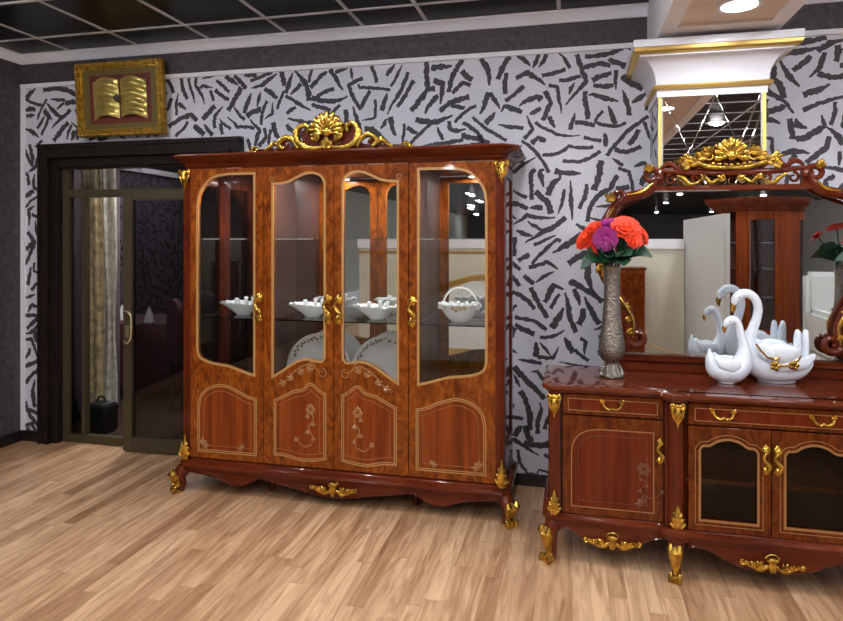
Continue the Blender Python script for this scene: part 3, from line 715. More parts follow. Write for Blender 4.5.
# crest
cw = B()
cw.plate([[p[:2] for p in spl([(-.40, 2.13, 0), (-.33, 2.155, 0), (-.25, 2.165, 0), (-.17, 2.18, 0), (-.175, 2.25, 0), (-.11, 2.29, 0), (0, 2.31, 0), (.11, 2.29, 0), (.175, 2.25, 0), (.17, 2.18, 0), (.25, 2.165, 0), (.33, 2.155, 0), (.40, 2.13, 0)], 4)]], YF + .02, .03, .003)
for s in (-1, 1):
    cw.tube(scroll(s * .29, 2.165, .030, .010, 180 if s > 0 else 0, (180 - 400) if s > 0 else 400, 20, YF + .015), tap(21, .014, .006), 8)
    stroke(cw, [(s * .33, 2.145), (s * .40, 2.147), (s * .47, 2.145)], [.014, .012, .010], YF + .02)
cr = obj('crest', cw, 'red', cab)
g = B(); shell(g, 0, 2.245, .120, YF + .0, 11, rr=.15)
for s in (-1, 1):
    # large C scroll embracing the shell
    stroke(g, [(s * .03, 2.150), (s * .12, 2.148), (s * .185, 2.185), (s * .20, 2.245), (s * .165, 2.285), (s * .125, 2.275), (s * .13, 2.24)], [.010, .018, .023, .022, .019, .015, .010], YF)
    stroke(g, [(s * .19, 2.15), (s * .22, 2.20), (s * .265, 2.218), (s * .305, 2.195), (s * .305, 2.165), (s * .28, 2.155)], [.012, .017, .019, .016, .013, .009], YF)
    stroke(g, [(s * .29, 2.148), (s * .34, 2.185), (s * .375, 2.16), (s * .41, 2.143)], [.010, .018, .015, .008], YF)
    for a in (0, 72, 144, 216, 288): g.ell((s * .485 + .017 * math.cos(math.radians(a)), YF + .01, 2.152 + .013 * math.sin(math.radians(a))), (.014, .014, .012), 8)
    g.ell((s * .515, YF + .01, 2.142), (.022, .012, .009), 8)
    leafcluster(g, s * .06, 2.19, 90 - s * 25, .06, .014, YF - .006, 3)
leafcluster(g, 0, 2.145, 90, .075, .02, YF - .004, 5)
obj('gilt_carving', g, 'gold', cr)
cr.location.x = -.045

# ------------------------------------------------------------------ china in the cabinet
def boat_bowl(name, label, X, Y, L=.155):
    t = thing(name, label, 'bowl', (X, Y, 1.1005), 0, None)
    prof = [(.045, 0), (.05, .004), (.07, .022), (.115, .055), (.150, .078), (.152, .081), (.146, .078), (.11, .058), (.06, .026), (.001, .018)]
    rs = []
    n = 32
    for r, z in prof:
        rs.append([(r * math.cos(2 * PI * k / n) * L / .152 * (1 + (.12 * (r / .152) ** 4 if k in range(12, 21) else 0)), r * .62 * math.sin(2 * PI * k / n), z + .006 * (r / .15) ** 3 * math.cos(6 * PI * k / n)) for k in range(n)])
    obj('body', B().rings(rs, False), 'china', t)
    b = B()
    for a in range(0, 360, 40):
        ra = math.radians(a); b.ell((L * .93 * math.cos(ra), .088 * math.sin(ra), .082), (.014, .010, .009), 8)
    obj('rim_decoration', b, 'china', t); 
    b = B()
    for x, z in ((-.05, .105), (.02, .115), (.07, .11)):
        b.lathe([(.012, -.085), (.012, -.01), (.016, -.004), (.012, .004), (.001, .006)], (x, 0, z), 10)
    obj('candle_cups', b, 'china', t)
    return t
boat_bowl('china_bowl', 'white boat-shaped china bowl behind the leftmost glass door', -2.115, -.36)
boat_bowl('china_bowl', 'white boat-shaped china bowl behind the second glass door from the left', -1.625, -.36)
bb = boat_bowl('china_bowl', 'white boat-shaped china bowl behind the third glass door from the left', -1.185, -.38)
t = thing('china_basket', 'white china basket with a hooped handle behind the rightmost glass door', 'basket', (-.655, -.40, 1.1005))
obj('body', B().lathe([(.05, 0), (.055, .004), (.075, .02), (.105, .06), (.112, .095), (.118, .108), (.110, .106), (.10, .09), (.06, .03), (.001, .02)], seg=28, sy=.75), 'china', t)
obj('handle', B().tube([(.103 * math.cos(math.radians(a)), 0, .10 + .105 * math.sin(math.radians(a))) for a in range(0, 181, 9)], .0065, 8), 'china', t)
b = B()
for k in range(14):
    a = 2 * PI * k / 14; b.ell((.112 * math.cos(a), .084 * math.sin(a), .105), (.016, .014, .013), 8)
for s in (-1, 1):
    for q in range(5): b.ell((s * .108 + .016 * math.cos(q * 1.256), -.03, .10 + .016 * math.sin(q * 1.256)), (.012, .010, .012), 8)
obj('rim_decoration', b, 'china', t)
b = B()
for x, z in ((-.03, .088), (-.01, .075), (.015, .085), (.04, .09), (0, .095)): b.ell((x, -.079, z), (.013, .006, .009), 8)
obj('gilt_flowers', b, 'goldtrim', t)
for X, lab in ((-1.611, 'large white china platter with printed border leaning behind the second glass door'), (-1.159, 'large white china platter with printed border leaning behind the third glass door')):
    t = thing('china_platter', lab, 'plate', (X, -.30, .5365), 0)
    R = .222; tilt = Matrix.Translation((0, .02, R)) @ Matrix.Rotation(math.radians(-8), 4, 'X') @ Matrix.Rotation(PI / 2, 4, 'X')
    obj('dish', B().lathe([(.001, .0), (.16, .0), (.18, .012), (R, .022), (R, .026), (.178, .018), (.158, .006), (.001, .006)], seg=48).xf(tilt), 'china', t)
    b = B()
    for k in range(44):
        a = math.radians(20 + 140 * k / 43) + random.uniform(-.03, .03); r = .200 + random.uniform(-.018, .014)
        b.ell((r * math.cos(a), r * math.sin(a), .0215), (.011, .007, .0022), 6, Matrix.Rotation(random.uniform(0, 3), 3, 'Z'))
    obj('border_pattern', b.xf(tilt), 'chinadec', t)

# ------------------------------------------------------------------ sideboard
sb = thing('sideboard', 'long glossy mahogany sideboard with gilt handles and mounts, carrying the swans and vase', 'sideboard', (.88, -.74, 0))
FL, FC, BKS = -.21, -.26, .27          # front of the side sections, of the middle, back
half = [(-1.0, BKS), (-1.0, FL + .03), (-.985, FL + .008), (-.965, FL)] + [tuple(p[:2]) for p in spl([(-.50, FL, 0), (-.47, FL - .012, 0), (-.45, FL - .045, 0), (-.42, FL - .068, 0), (-.38, FL - .068, 0), (-.355, FC, 0)], 4)]
plan = half + [(-x, y) for x, y in half[::-1]]
obj('top', B().slab(plan, [(.0, .838), (.006, .843), (.010, .850), (.020, .854), (.024, .860), (.026, .868), (.022, .875), (.012, .877), (-.05, .877)]), wood('red_mahogany_top', [(.075, .012, .005), (.12, .022, .008), (.15, .032, .010)], (3, 14, 14), .12, .8), sb, ang=35)
obj('base_moulding', B().slab(plan, [(.0, .185), (.010, .190), (.014, .205), (.024, .212), (.026, .224), (.016, .232), (.004, .236), (0, .243)]), 'redh', sb, ang=35)
b = B()
for s in (-1, 1):
    x0, x1 = sorted((s * .985, s * .36)); b.box(x0, x1, FL + .031, BKS - .005, .235, .84)
b.box(-.36, .36, FC + .031, BKS - .005, .235, .246); b.box(-.36, .36, FC + .031, BKS - .005, .731, .84); b.box(-.36, .36, BKS - .03, BKS - .005, .246, .731)
obj('carcass', b, mat('sideboard_inside', (.020, .008, .005), .5), sb)
obj('shelf', B().box(-.36, .36, FC + .022, BKS - .03, .460, .482), 'panel', sb)
def wavy(pts, ztop, yf, m='redh'):
    P = [p[:2] for p in spl([(x, z, 0) for x, z in pts], 5)]
    a = obj('apron', B().plate([P + [(pts[-1][0], ztop), (pts[0][0], ztop)]], yf, .02, .002), m, sb)
    obj('apron_bead', B().tube([(x, yf - .002, z + .003) for x, z in P], .0035, 6), 'red', a)
for s in (-1, 1):
    pts = [(-.95, .165), (-.91, .172), (-.87, .160), (-.82, .125), (-.76, .100), (-.69, .090), (-.62, .100), (-.56, .130), (-.51, .155), (-.45, .168)]
    pts = pts if s < 0 else [(-x, z) for x, z in pts[::-1]]
    wavy(pts, .19, FL - .004)
    obj('gilt_mount', apron_mount(s * .69, FL - .014, .128, .27, .085), 'gold', sb)
wavy([(-.35, .165), (-.31, .168), (-.25, .150), (-.17, .112), (-.09, .092), (0, .085), (.09, .092), (.17, .112), (.25, .150), (.31, .168), (.35, .165)], .19, FC - .004)
obj('gilt_mount', apron_mount(0, FC - .014, .125, .27, .085), 'gold', sb)
for s in (-1, 1):
    for x, y in ((-.965, FL + .02), (-.40, FL - .035)):
        wb, g = cabriole(s * abs(x), y, .19, s if x < -.9 else s * .35, -1, 1.3)
        l = obj('leg', wb, 'red', sb); obj('gilt_sheath', g, 'gold', l)
    obj('leg', B().tube([(s * .95, BKS - .04, .2), (s * .95, BKS - .04, 0)], [.03, .02], 8), 'red', sb)
    # posts
    P = [(-.995, FL + .05), (-.995, FL + .02), (-.985, FL + .004), (-.965, FL - .002), (-.935, FL - .002), (-.935, FL + .05)]
    P = P if s < 0 else [(-x, y) for x, y in P[::-1]]
    p_ = obj('post', B().rings([[(x, y, z) for x, y in P] for z in (.24, .84)]), 'red', sb)
    obj('gilt_capital', mount_top(s * .966, FL - .008, .832, .115, .062), 'gold', p_); obj('gilt_base', mount_bot(s * .966, FL - .008, .243, .115, .065), 'gold', p_)
    b = B().tube([(s * .40, FL - .015, .24), (s * .40, FL - .015, .84)], .038, 20)
    b.box(s * .40 - .05, s * .40 + .05, FL - .01, FL + .05, .24, .84)
    for q in (-.02, 0, .02): b.tube([(s * .40 + q, FL - .050 + abs(q) * .2, .36), (s * .40 + q, FL - .050 + abs(q) * .2, .73)], .0045, 6)
    p_ = obj('post', b, 'red', sb)
    obj('gilt_capital', mount_top(s * .40, FL - .056, .832, .115, .062), 'gold', p_); obj('gilt_base', mount_bot(s * .40, FL - .056, .243, .115, .065), 'gold', p_)
    # side drawer and door
    x0, x1 = sorted((s * .925, s * .455))
    d = obj('drawer', B().box(x0, x1, FL - .002, FL + .03, .737, .834), 'burl2', sb, bevel=.003)
    ol = [(x0 + .025, .755), (x1 - .025, .755), (x1 - .025, .816), (x0 + .025, .816)]
    obj('veneer_panel', B().plate([ol], FL - .003, .001), 'panel2', d); obj('inlay_band', ring(B(), ol, .004, FL - .0042, .002), 'inlay2', d)
    obj('handle', bail(s * .69, FL - .003, .790, .10), 'gold', d)
    d = obj('door', B().box(x0, x1, FL - .002, FL + .03, .246, .730), 'burl2', sb, bevel=.003)
    ol = [tuple(p[:2]) for p in spl([(-.885, .535, 0), (-.878, .59, 0), (-.85, .637, 0), (-.80, .664, 0), (-.745, .672, 0)])] + [(-.497, .672), (-.497, .283), (-.885, .283)]
    ol = ol if s < 0 else mirx(ol)
    obj('veneer_panel', B().plate([ol], FL - .003, .001), 'panel2', d)
    b = ring(B(), ol, .005, FL - .0042, .002); obj('inlay_band', b, 'inlay2', d)
    obj('inlay_line', line(B(), offs(ol, -.034), FL - .0038, .0018), 'inlay3', d); obj('marquetry', corner_spray(B(), s * .55, .325, -s, FL - .004, .8), 'inlay3', d); b = B(); vine(b, s * .545, .36, .51, FL - .004, s, .0022)
    obj('marquetry', b, 'inlay3', d)
    obj('handle', pull_v(s * .470, FL - .004, .520, .650), 'gold', d)
    # glazed middle door
    x0, x1 = sorted((s * .002, s * .352))
    gl = [(-.298, .300), (-.060, .300)] + [tuple(p[:2]) for p in spl([(-.060, .620, 0), (-.072, .636, 0), (-.10, .640, 0), (-.135, .662, 0), (-.179, .672, 0), (-.223, .662, 0), (-.258, .640, 0), (-.286, .636, 0), (-.298, .620, 0)])]
    gl = gl if s < 0 else mirx(gl)
    d = obj('door', B().plate([[(x0, .246), (x1, .246), (x1, .730), (x0, .730)], gl], FC - .004, .024, .002), 'burl2', sb, ang=30)
    obj('glass_pane', B().plate([offs(gl, .005)], FC + .008, .004), glass('smoked_glass_%d' % s, (.70, .66, .62), .45), d)
    b = ring(B(), offs(gl, .010), .010, FC - .006, .004); ring(b, offs(gl, .026), .003, FC - .0055, .002); obj('inlay_band', b, 'inlay2', d)
    obj('handle', pull_v(s * .024, FC - .006, .525, .665), 'gold', d)
d = obj('drawer', B().box(-.352, .352, FC - .004, FC + .03, .737, .834), 'burl2', sb, bevel=.003)
ol = [(-.325, .755), (.325, .755), (.325, .816), (-.325, .816)]
obj('veneer_panel', B().plate([ol], FC - .005, .001), 'panel2', d); obj('inlay_band', ring(B(), ol, .004, FC - .0062, .002), 'inlay2', d)
for s in (-1, 1): obj('handle', bail(s * .205, FC - .005, .790, .10), 'gold', d)

# ------------------------------------------------------------------ carved mirror standing on the sideboard
mr = thing('dressing_mirror', 'carved mahogany mirror with gilt shell crest standing on the back of the sideboard', 'mirror', (.822, -.50, .8775))
Z0 = .8775
def z_(pts): return [(x, z - Z0) for x, z in pts]
GL = [(-.565, .965), (.565, .965), (.565, 1.40), (.575, 1.50)] + [(.585, 1.62), (.585, 1.70), (.54, 1.775), (.45, 1.81), (.385, 1.855), (.36, 1.872)]
GL += [(-x, z) for x, z in GL[::-1] if z > 1.45] + [(-.565, 1.40)]
obj('mirror_glass', B().plate([z_(GL)], .030, .006), 'mirror', mr)
bkp = [(-.57, .93), (.57, .93), (.57, 1.45), (.60, 1.60), (.595, 1.72), (.54, 1.80), (.44, 1.83), (.39, 1.90), (.36, 1.97)]
bkp += [(-x, z) for x, z in bkp[::-1] if z > 1.0]
obj('back_panel', B().plate([z_([(x, min(z, 1.885)) for x, z in bkp if z < 1.95])], .040, .02), 'red', mr)
for s in (-1, 1):
    x0, x1 = sorted((s * .580, s * .560)); obj('side_rail', B().box(x0, x1, .010, .036, .965 - Z0, 1.47 - Z0), 'red', mr, bevel=.004)
b = B(); b.box(-.60, .60, -.012, .055, .0, .045)
for y0, z0, z1, d in ((-.010, .045, .055, .0), (-.022, .055, .074, 0), (-.006, .074, .088, 0)): b.box(-.615, .615, y0, .055, z0, z1)
obj('base_rail', b, 'redh', mr, bevel=.006)
# side scrolls
SP = [(-.350, 1.975), (-.375, 1.93), (-.395, 1.885), (-.44, 1.850), (-.52, 1.830), (-.575, 1.80), (-.615, 1.74), (-.655, 1.65), (-.672, 1.55), (-.660, 1.45), (-.625, 1.36), (-.575, 1.28), (-.535, 1.20), (-.520, 1.12), (-.535, 1.04), (-.56, .985)]
SR = [.016, .022, .026, .027, .028, .026, .028, .032, .034, .033, .030, .030, .034, .038, .036, .030]
for s in (-1, 1):
    q = [(-s * x, z) for x, z in z_(SP)]
    b = B(); stroke(b, q, SR, -.008, 12, .8, 6)
    b.tube(scroll(s * .40, 1.94 - Z0, .045, .012, 200 if s > 0 else -20, (200 - 420) if s > 0 else 400, 22, -.015), tap(23, .020, .010), 8)
    b.tube(scroll(s * .575, 1.835 - Z0, .034, .010, 250 if s > 0 else -70, (250 - 400) if s > 0 else 330, 20, -.015), tap(21, .019, .010), 8)
    b.tube(scroll(s * .475, 1.06 - Z0, .050, .014, 180 if s < 0 else 0, (180 + 430) if s < 0 else -430, 26, -.012), tap(27, .024, .012), 8)
    sc = obj('side_scroll', b, 'red', mr)
    for fx, fz, an, ln, wd, k in ((.595, 1.815, 90 - s * 60, .06, .016, 3), (.41, 1.965, 90 - s * 20, .05, .015, 3), (.655, 1.47, -90, .09, .016, 3), (.535, 1.08, 90 + s * 60, .05, .012, 2), (.5425, 1.15, 90 + s * 60, .05, .012, 2), (.553, 1.22, 90 + s * 60, .05, .012, 2)):
        obj('gilt_leaf', leafcluster(B(), s * fx, fz - Z0, an, ln, wd, -.035, k), 'gold', sc)
    for pts, rr, yq in (([(.40, 1.90), (.45, 1.858), (.53, 1.842)], [.005, .009, .004], -.032), ([(.60, 1.77), (.65, 1.68), (.665, 1.58)], [.004, .008, .004], -.036), ([(.60, 1.33), (.55, 1.25), (.50, 1.16), (.505, 1.06)], [.004, .009, .009, .004], -.042)):
        g = B(); stroke(g, [(s * x_, z__ - Z0) for x_, z__ in pts], rr, yq, 6); obj('gilt_vein', g, 'gold', sc)
# openwork top rail and crest
b = B(); b.box(-.39, .39, -.02, .03, 1.862 - Z0, 1.886 - Z0)
pts = [(-.36, 1.975), (-.25, 1.962), (-.12, 1.955), (0, 1.952), (.12, 1.955), (.25, 1.962), (.36, 1.975)]
stroke(b, z_(pts), [.012, .016, .017, .017, .017, .016, .012], 0, 8)
for x in (-.35, .35): b.box(x - .012, x + .012, -.012, .02, 1.88 - Z0, 1.97 - Z0)
for s in (-1, 1):
    for q, r in ((.30, .028), (.17, .026)): b.tube(scroll(s * q, 1.922 - Z0, r, .008, 90, 90 - s * 400, 20, -.004), tap(21, .009, .005), 7)
    stroke(b, z_([(s * .35, 1.985), (s * .31, 2.01), (s * .27, 1.985), (s * .24, 1.975)]), [.008, .014, .013, .008], -.005)
    stroke(b, z_([(s * .27, 1.975), (s * .22, 2.02), (s * .17, 2.0), (s * .15, 1.975)]), [.008, .014, .013, .008], -.003)
tr = obj('top_rail', b, 'redh', mr)
g = B()
for s in (-1, 1):
    stroke(g, z_([(s * .27, 1.942), (s * .235, 1.925), (s * .205, 1.895), (s * .16, 1.905)]), [.006, .013, .012, .006], -.014)
    stroke(g, z_([(s * .17, 1.90), (s * .13, 1.93), (s * .10, 1.90), (s * .06, 1.925)]), [.006, .010, .010, .006], -.014)
    leafcluster(g, s * .13, 1.92 - Z0, 90 - s * 40, .035, .009, -.016, 3)
    leafcluster(g, s * .03, 1.915 - Z0, 90 - s * 60, .045, .010, -.016, 3)
    stroke(g, z_([(0, 1.978), (s * .08, 1.982), (s * .150, 2.000), (s * .20, 2.035), (s * .235, 2.03)]), [.012, .015, .015, .011, .006], -.014)
    for q, zz, an, l in ((.095, 2.055, 55, .060), (.125, 2.030, 62, .060), (.165, 2.005, 70, .055), (.205, 1.990, 80, .050)): leafcluster(g, s * q, zz - Z0, 90 - s * an, l, .016, -.012, 3)
    g.tube(scroll(s * .105, 2.045 - Z0, .032, .010, 60, 60 - s * 380, 18, -.012), tap(19, .009, .005), 7)
    leafcluster(g, s * .20, 2.03 - Z0, 90 - s * 80, .06, .012, -.008, 3)
shell(g, 0, 2.040 - Z0, .094, -.020, 9, -10, 190)
obj('crest_board', B().plate([z_([(-.21, 2.0), (-.12, 1.96), (.12, 1.96), (.21, 2.0), (.17, 2.03), (.10, 2.06), (.05, 2.10), (-.05, 2.10), (-.10, 2.06), (-.17, 2.03)])], .004, .012), 'red', tr)
for k in range(-3, 4): g.ell((k * .030, -.020, 1.992 - Z0 + abs(k) * .003), (.014, .012, .011), 8)
obj('gilt_crest', g, 'gold', tr)

# ------------------------------------------------------------------ vases and their flowers
def make_vase(loc, label):
    t = thing('flower_vase', label, 'vase', loc)
    prof = [(.060, 0), (.064, .006), (.060, .020), (.044, .045), (.034, .068), (.036, .078), (.056, .095), (.066, .125), (.068, .155), (.064, .19), (.054, .25), (.046, .32), (.041, .40), (.039, .47), (.041, .54), (.046, .580), (.043, .580), (.036, .54), (.034, .30), (.04, .16), (.001, .13)]
    obj('body', B().lathe(prof, seg=32), 'vase', t, ang=50)
    b = B()
    for k in range(12):
        a = 2 * PI * k / 12; b.tube([(.060 * math.cos(a), .060 * math.sin(a), .012), (.046 * math.cos(a), .046 * math.sin(a), .045), (.037 * math.cos(a), .037 * math.sin(a), .068)], [.008, .008, .004], 6)
    obj('fluted_foot', b, 'vase', t)
    return t
VA = (.203, -.70, .8775); VB = (1.45, -.70, .8775)
make_vase(VA, 'tall engraved pewter vase at the left end of the sideboard, holding bright flowers')
make_vase(VB, 'second tall engraved pewter vase on the sideboard, seen only in the mirror at the right')
def bloom(b, c, nrm, R, layers=4):
    n = Vector(nrm).normalized(); u = n.orthogonal().normalized(); v = n.cross(u); c = Vector(c)
    for L_ in range(layers):
        k = 11 - L_ * 2; r = R * (1 - .22 * L_); lift = .10 + .28 * L_
        for i in range(k):
            a = 2 * PI * (i + .5 * (L_ % 2)) / k + random.uniform(-.1, .1); d = u * math.cos(a) + v * math.sin(a); t = n.cross(d); wd = r * .34
            P = []
            for q, ww in ((.1, .3), (.45, .9), (.8, 1.0), (1.0, .45)):
                m = c + d * (r * q) + n * (r * lift * q * (1.25 - .55 * q) + .004 * L_)
                P.append([m - t * wd * ww + n * wd * .12, m - n * .001, m + t * wd * ww + n * wd * .12])
            vs = [[b.bm.verts.new(p) for p in row] for row in P]
            for j in range(3):
                for i2 in range(2): b.bm.faces.new((vs[j][i2], vs[j][i2 + 1], vs[j + 1][i2 + 1], vs[j + 1][i2]))
    b.ell(c + n * R * .22, (R * .26, R * .26, R * .26), 8)
def leaf(b, p0, p1, droop, wd):
    p0, p1 = Vector(p0), Vector(p1); ax = p1 - p0; side = ax.cross(V(.1, -.85, .5)).normalized(); P = []
    for i in range(8):
        t = i / 7; m = p0 + ax * t + V(0, 0, droop * math.sin(PI * t * .9)); ww = wd * 1.3 * math.sin(PI * min(1, t * .93 + .05)) ** .8
        up = V(0, 0, .25 * ww)
        P.append([m - side * ww + up, m, m + side * ww + up])
    vs = [[b.bm.verts.new(p) for p in r] for r in P]
    for j in range(7):
        for i in range(2): b.bm.faces.new((vs[j][i], vs[j][i + 1], vs[j + 1][i + 1], vs[j + 1][i]))
def flower(loc, head, nrm, R, m, label, leaves, group=None):
    t = thing('flower', label, 'flower', (loc[0], loc[1], loc[2] + .56), group=group)
    h = Vector(head) - Vector((loc[0], loc[1], loc[2] + .56))
    b = B(); bloom(b, h, nrm, R); obj('bloom', b, m, t)
    st = [(h.x * .12, h.y * .12, -.10), (h.x * .3, h.y * .3, h.z * .25), (h.x * .75, h.y * .75, h.z * .7), tuple(h)]
    P = spl(st, 4); obj('stem', B().tube(P, .0035, 6), 'leaf', t)
    for e, droop, wd in leaves:
        b = B(); leaf(b, (h.x * .3, h.y * .3, h.z * .25), Vector(e) - Vector((loc[0], loc[1], loc[2] + .56)), droop, wd); obj('leaf', b, 'leaf', t)
x, y, z = VA
flower(VA, (.075, -.71, 1.600), (-.7, -.5, .5), .070, 'orange', 'orange flower at the left edge of the vase bouquet', [((.045, -.74, 1.425), .05, .030), ((.10, -.80, 1.47), .04, .048)])
flower(VA, (.118, -.72, 1.652), (-.35, -.6, .75), .058, 'orange', 'orange flower at the upper left of the vase bouquet, left of the purple blooms', [((.11, -.72, 1.52), .05, .050), ((.175, -.88, 1.50), .02, .045)])
flower(VA, (.165, -.81, 1.600), (-.1, -1, .15), .064, 'magenta', 'lower of the two purple flowers in the vase bouquet', [((.15, -.84, 1.47), .04, .050), ((.20, -.86, 1.55), .02, .045)])
flower(VA, (.195, -.73, 1.668), (-.05, -.6, .8), .064, 'magenta', 'upper of the two purple flowers in the vase bouquet', [((.22, -.84, 1.50), .03, .048)])
flower(VA, (.268, -.76, 1.655), (.15, -.75, .6), .078, 'orange', 'largest orange-red flower at the top of the vase bouquet', [((.29, -.84, 1.51), .03, .048), ((.37, -.70, 1.50), .05, .036)])
flower(VA, (.345, -.70, 1.618), (.75, -.5, .45), .060, 'orange', 'orange flower at the right edge of the vase bouquet', [((.40, -.74, 1.49), .05, .034), ((.36, -.80, 1.535), .03, .036)])
flower(VA, (.305, -.79, 1.598), (.4, -.8, .2), .050, 'orange', 'small orange flower below the largest one on the right of the bouquet', [((.33, -.80, 1.55), .03, .044), ((.25, -.88, 1.46), .02, .040)])
flower(VA, (.112, -.76, 1.560), (-.4, -.9, -.1), .046, 'redpet', 'small dark red flower hanging low on the left of the bouquet', [((.14, -.86, 1.53), .03, .046), ((.07, -.84, 1.49), .03, .042)])
for k, (dx_, dz) in enumerate(((-.12, .73), (-.02, .78), (.09, .75), (.14, .70))):
    flower(VB, (VB[0] + dx_, -.70 - .03 * (k % 2), VB[2] + dz), (dx_ * 5, -.2, .7), .058, 'redpet', 'red flower in the second vase, seen only in the mirror at the right', [((VB[0] + dx_ * 1.3 - .03, -.64, VB[2] + .60 - .05 * (k % 2)), .04, .030), ((VB[0] + dx_ * 1.2, -.60, VB[2] + .68), .03, .030)], 'flowers in the second vase')

# ------------------------------------------------------------------ porcelain swans
def sweep(b, pts, n=6, seg=18):
    """pts: (x, y, z, half width, half height) -> smooth body"""
    Q = spl([(p[0], p[1], p[2]) for p in pts], n); Wd = lerp_list([p[3] for p in pts], len(Q)); Hh = lerp_list([p[4] for p in pts], len(Q))
    P = [Vector(q) for q in Q]; rs = []
    for i, p in enumerate(P):
        T = (P[min(i + 1, len(P) - 1)] - P[max(i - 1, 0)]).normalized(); yv = V(0, 1, 0); nv = T.cross(yv).normalized()
        rs.append([p + yv * (Wd[i] * math.cos(2 * PI * k / seg)) + nv * (Hh[i] * math.sin(2 * PI * k / seg)) for k in range(seg)])
    return b.rings(rs, True)
sw = thing('swan_figurine', 'smaller white porcelain swan in front at the left, on the sideboard before the mirror', 'figurine', (.750, -.715, .8775))
b = B(); ox, oz = .735, .8775
def L3_(p): return (p[0] - ox, p[1], p[2] - oz, p[3], p[4])
# breast, upturned tail and folded neck in one sweep
sweep(b, [L3_(p) for p in [(.662, 0, 1.048, .003, .003), (.660, 0, 1.028, .013, .010), (.668, 0, .990, .036, .030), (.692, 0, .955, .060, .056), (.730, 0, .942, .073, .0640), (.772, 0, .945, .070, .064), (.805, 0, .970, .058, .052), (.818, 0, 1.015, .044, .038), (.820, 0, 1.055, .033, .028), (.812, 0, 1.095, .024, .021), (.803, 0, 1.13, .019, .018), (.799, 0, 1.160, .018, .017), (.786, 0, 1.187, .019, .018), (.765, 0, 1.195, .023, .022), (.745, 0, 1.182, .023, .020), (.734, 0, 1.164, .015, .012), (.731, 0, 1.154, .007, .006)]], 5)
b.lathe([(.036, 0), (.040, .003), (.042, .012), (.04, .04)], (.005, 0, 0), 20)
obj('body', b, 'porc', sw, ang=80)
obj('beak', B().tube([(.734 - ox, 0, 1.166 - oz), (.727 - ox, 0, 1.146 - oz), (.731 - ox, 0, 1.128 - oz)], [.012, .010, .003], 8), 'gold', sw)
for q in (-1, 1): obj('eye', B().ell((.750 - ox, q * .0215, 1.190 - oz), (.004, .003, .004), 8), 'black', sw)
for q in (-1, 1):
    b = B(); sweep(b, [(.79 - ox, q * .052, .985 - oz, .010, .022), (.75 - ox, q * .066, .975 - oz, .012, .034), (.71 - ox, q * .058, .985 - oz, .010, .026), (.682 - ox, q * .036, 1.02 - oz, .005, .008)], 4, 12)
    obj('wing', b, 'porc', sw, ang=80)
bs = thing('swan_figurine', 'larger white porcelain swan with gilt-edged wings and tall curved neck, on the sideboard', 'figurine', (.985, -.635, .8775))
ox, oz = .985, .8775
b = B()
sweep(b, [L3_(p) for p in [(1.165, 0, .992, .012, .008), (1.140, 0, .965, .044, .026), (1.09, 0, .945, .076, .050), (1.02, 0, .942, .090, .064), (.95, 0, .952, .082, .072), (.905, 0, .985, .064, .066), (.880, 0, 1.035, .046, .046), (.878, 0, 1.085, .034, .032), (.895, 0, 1.140, .026, .025), (.914, 0, 1.200, .022, .022), (.920, 0, 1.250, .021, .021), (.907, 0, 1.295, .021, .021), (.877, 0, 1.320, .023, .023), (.842, 0, 1.318, .026, .025), (.818, 0, 1.295, .027, .024), (.808, 0, 1.270, .018, .015), (.806, 0, 1.255, .009, .008)]], 5)
b.lathe([(.050, 0), (.054, .003), (.056, .012), (.05, .04)], (.02, 0, 0), 24, 1.6, .85)
obj('body', b, 'porc', bs, ang=80)
obj('beak', B().tube([(.808 - ox, 0, 1.270 - oz), (.800 - ox, 0, 1.245 - oz), (.806 - ox, 0, 1.220 - oz)], [.016, .014, .004], 8), 'gold', bs)
for q in (-1, 1): obj('eye', B().ell((.826 - ox, q * .025, 1.303 - oz), (.0045, .003, .0045), 8), 'black', bs)
for q in (-1, 1):
    b = B()
    sweep(b, [(.90 - ox, q * .058, 1.045 - oz, .010, .026), (.93 - ox, q * .080, 1.045 - oz, .016, .040), (.97 - ox, q * .090, 1.030 - oz, .016, .038), (1.0 - ox, q * .080, 1.025 - oz, .008, .014)], 5, 12)
    sweep(b, [(.94 - ox, q * .070, 1.01 - oz, .014, .040), (.99 - ox, q * .094, 1.035 - oz, .018, .050), (1.05 - ox, q * .094, 1.030 - oz, .017, .046), (1.09 - ox, q * .074, 1.005 - oz, .008, .014)], 5, 12)
    sweep(b, [(.97 - ox, q * .080, .965 - oz, .010, .026), (1.04 - ox, q * .096, .985 - oz, .014, .036), (1.11 - ox, q * .080, .995 - oz, .012, .030), (1.165 - ox, q * .045, 1.03 - oz, .005, .008)], 5, 12)
    wg = obj('wing', b, 'porc', bs, ang=80)
    g = B()
    g.tube([(x_ - ox, q * y_, z__ - oz) for x_, y_, z__ in ((.893, .066, 1.075), (.912, .085, 1.045), (.94, .098, 1.015), (.975, .108, 1.010), (.995, .104, 1.030))], .0055, 6)
    g.tube([(x_ - ox, q * y_, z__ - oz) for x_, y_, z__ in ((.955, .095, .99), (.995, .113, .980), (1.04, .114, .985), (1.075, .100, 1.010), (1.09, .086, 1.03))], .0045, 6)
    for fx, fz in ((.968, .978), (1.050, .985)):
        for a in range(0, 360, 72): g.ell((fx + .013 * math.cos(math.radians(a)) - ox, q * .113, fz + .013 * math.sin(math.radians(a)) - oz), (.012, .008, .012), 8)
    obj('gilt_edge', g, 'gold', wg)
